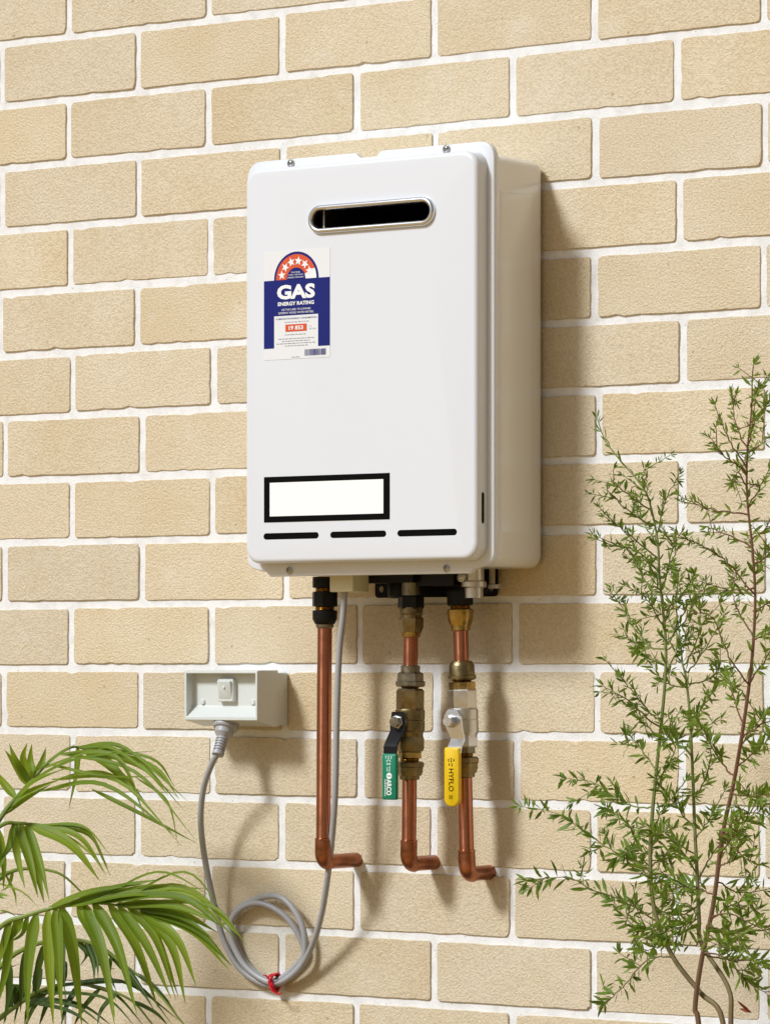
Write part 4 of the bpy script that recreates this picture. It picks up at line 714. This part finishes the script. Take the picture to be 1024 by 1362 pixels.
for fi, (rach, leaves) in enumerate(FRONDS):
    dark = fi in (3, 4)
    root_p = Vector((.197 + pr_.uniform(-.02, .02), -.36 + pr_.uniform(-.02, .02), 0))
    first = Vector(rach[0])
    path = [root_p, root_p.lerp(first, .5) + Vector((-.02, 0, .03))] + [Vector(p) for p in rach]
    fr = part('frond', MB().tube(catmull(path, 6), .0055, 8, .0012), 'rachis', palm)
    cv = catmull(rach, 14)
    more = []
    for (p1, w1), (p2, w2) in zip(leaves[:-1], leaves[1:]):
        if len(p1) == len(p2) and (Vector(p1[0]) - Vector(p2[0])).length < .045 and (Vector(p1[-1]) - Vector(p2[-1])).length < .11 and pr_.random() < (.6 if fi == 2 else .7):
            k = pr_.uniform(.35, .65); j_ = Vector((pr_.gauss(0, .005), -pr_.uniform(-.01, .02), pr_.gauss(0, .008)))
            more.append(([tuple(Vector(a).lerp(Vector(c_), k) + j_ * (i / 2)) for i, (a, c_) in enumerate(zip(p1, p2))], (w1 + w2) * .45))
    for pts, w in list(leaves) + more:
        b0 = Vector(pts[0]); near = min(cv, key=lambda p: (p - b0).length)
        if (near - b0).length < .03: pts = [tuple(near)] + list(pts[1:])
        mb = blade(pts, w * .86, pr_.uniform(.1, .26), 12, pr_.uniform(-.7, .7))
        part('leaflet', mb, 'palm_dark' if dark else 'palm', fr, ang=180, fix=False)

# ------------------------------------------------------------------ shrub
shrub = thing('leafy_shrub', (1.315, -.30, 0), 'slender leafy green shrub with thin red and green stems by the wall', 'shrub')
sr = random.Random(21)
def leaf_cluster(mb, p, tan, size, k, spread=1.0):
    for _ in range(k):
        a = sr.uniform(0, 2 * pi); u = tan.orthogonal().normalized(); w = tan.cross(u)
        out_ = u * cos(a) + w * sin(a)
        d = (tan * sr.uniform(.25, .9) + out_ * spread * sr.uniform(.5, 1.1) + Vector((0, 0, sr.uniform(-.15, .25)))).normalized()
        L = size * sr.uniform(.65, 1.4); hw = L * sr.uniform(.075, .13)
        side = d.cross(Vector((sr.uniform(-1, 1), sr.uniform(-1, 1), sr.uniform(-.5, 1)))).normalized(); n_ = side.cross(d)
        bend = n_ * L * sr.uniform(-.16, .16); f_ = hw * sr.uniform(.1, .5)
        q0 = p; q1 = p + d * L * .42 + bend * .6; q2 = p + d * L * .75 + bend * .55; q3 = p + d * L
        mb.add([q0, q1 - side * hw + n_ * f_, q1, q1 + side * hw + n_ * f_, q2 - side * hw * .72 + n_ * f_ * .7, q2, q2 + side * hw * .72 + n_ * f_ * .7, q3],
               [(0, 2, 1), (0, 3, 2), (1, 2, 5, 4), (2, 3, 6, 5), (4, 5, 7), (5, 6, 7)])
def foliage_along(mb, cv, s0, s1, dens, start=.12, size_end=.85):
    L = 0
    for i in range(len(cv) - 1):
        seg = cv[i + 1] - cv[i]; t = i / (len(cv) - 1)
        if t < start: continue
        L += seg.length
        while L > dens:
            L -= dens; sz = (s0 + (s1 - s0) * t)
            leaf_cluster(mb, cv[i] + seg * sr.random(), seg.normalized(), sz, sr.choice((2, 2, 2, 3)))
    leaf_cluster(mb, cv[-1], (cv[-1] - cv[-2]).normalized(), s1, 5, .55)
def size_at(z): return .0125 + max(0, min(1, (1.25 - z) / .45)) * .0085
for si, (st_, BR) in enumerate(zip(STEMS, (BR1, BR2, BR3))):
    cv = catmull(st_, 6)
    cv[0].z = 0
    stem_ = part('stem', MB().tube(cv, .0035, 8, .0006), ('greenbark', 'greenbark', 'redbark')[si], shrub)
    fo = MB(); n = len(cv)
    foliage_along(fo, cv[int(n * .55):], .017, .013, .012, 0)
    tw = MB()
    for b_ in BR:
        c2 = catmull(b_, 7)
        for i in range(1, len(c2)): c2[i] = c2[i] + Vector((sr.gauss(0, .0005), sr.gauss(0, .0012), sr.gauss(0, .0005)))
        near = min(cv, key=lambda p: (p - c2[0]).length); c2[0] = near.copy()
        tw.tube(c2, .0011, 5, .0004); z = c2[len(c2) // 2].z; s_ = size_at(z)
        foliage_along(fo, c2, s_, s_ * .8, .0061, .12)
        # short side twigs
        for _ in range(2):
            i = sr.randrange(len(c2) // 3, len(c2) - 1); tn = (c2[min(i + 1, len(c2) - 1)] - c2[i - 1]).normalized()
            d = (tn * .7 + Vector((sr.gauss(0, .6), sr.gauss(0, .6), sr.gauss(.25, .5)))).normalized(); L_ = sr.uniform(.018, .04)
            c3 = [c2[i] + d * L_ * k / 4 for k in range(5)]
            tw.tube(c3, .0007, 4, .0004); foliage_along(fo, c3, s_ * .8, s_ * .65, .0075, 0)
    o = part('twigs', tw, ('greenbark', 'greenbark', 'redbark')[si], stem_); o['kind'] = 'stuff'
    o = part('foliage', fo, 'shrub', stem_, ang=180, fix=False); o['kind'] = 'stuff'
rl = MB(); c = Vector(RED)
leaf_cluster(rl, c, Vector((-.7, 0, .1)).normalized(), .017, 2, .3)
part('red_leaves', rl, 'redleaf', shrub, ang=180, fix=False)
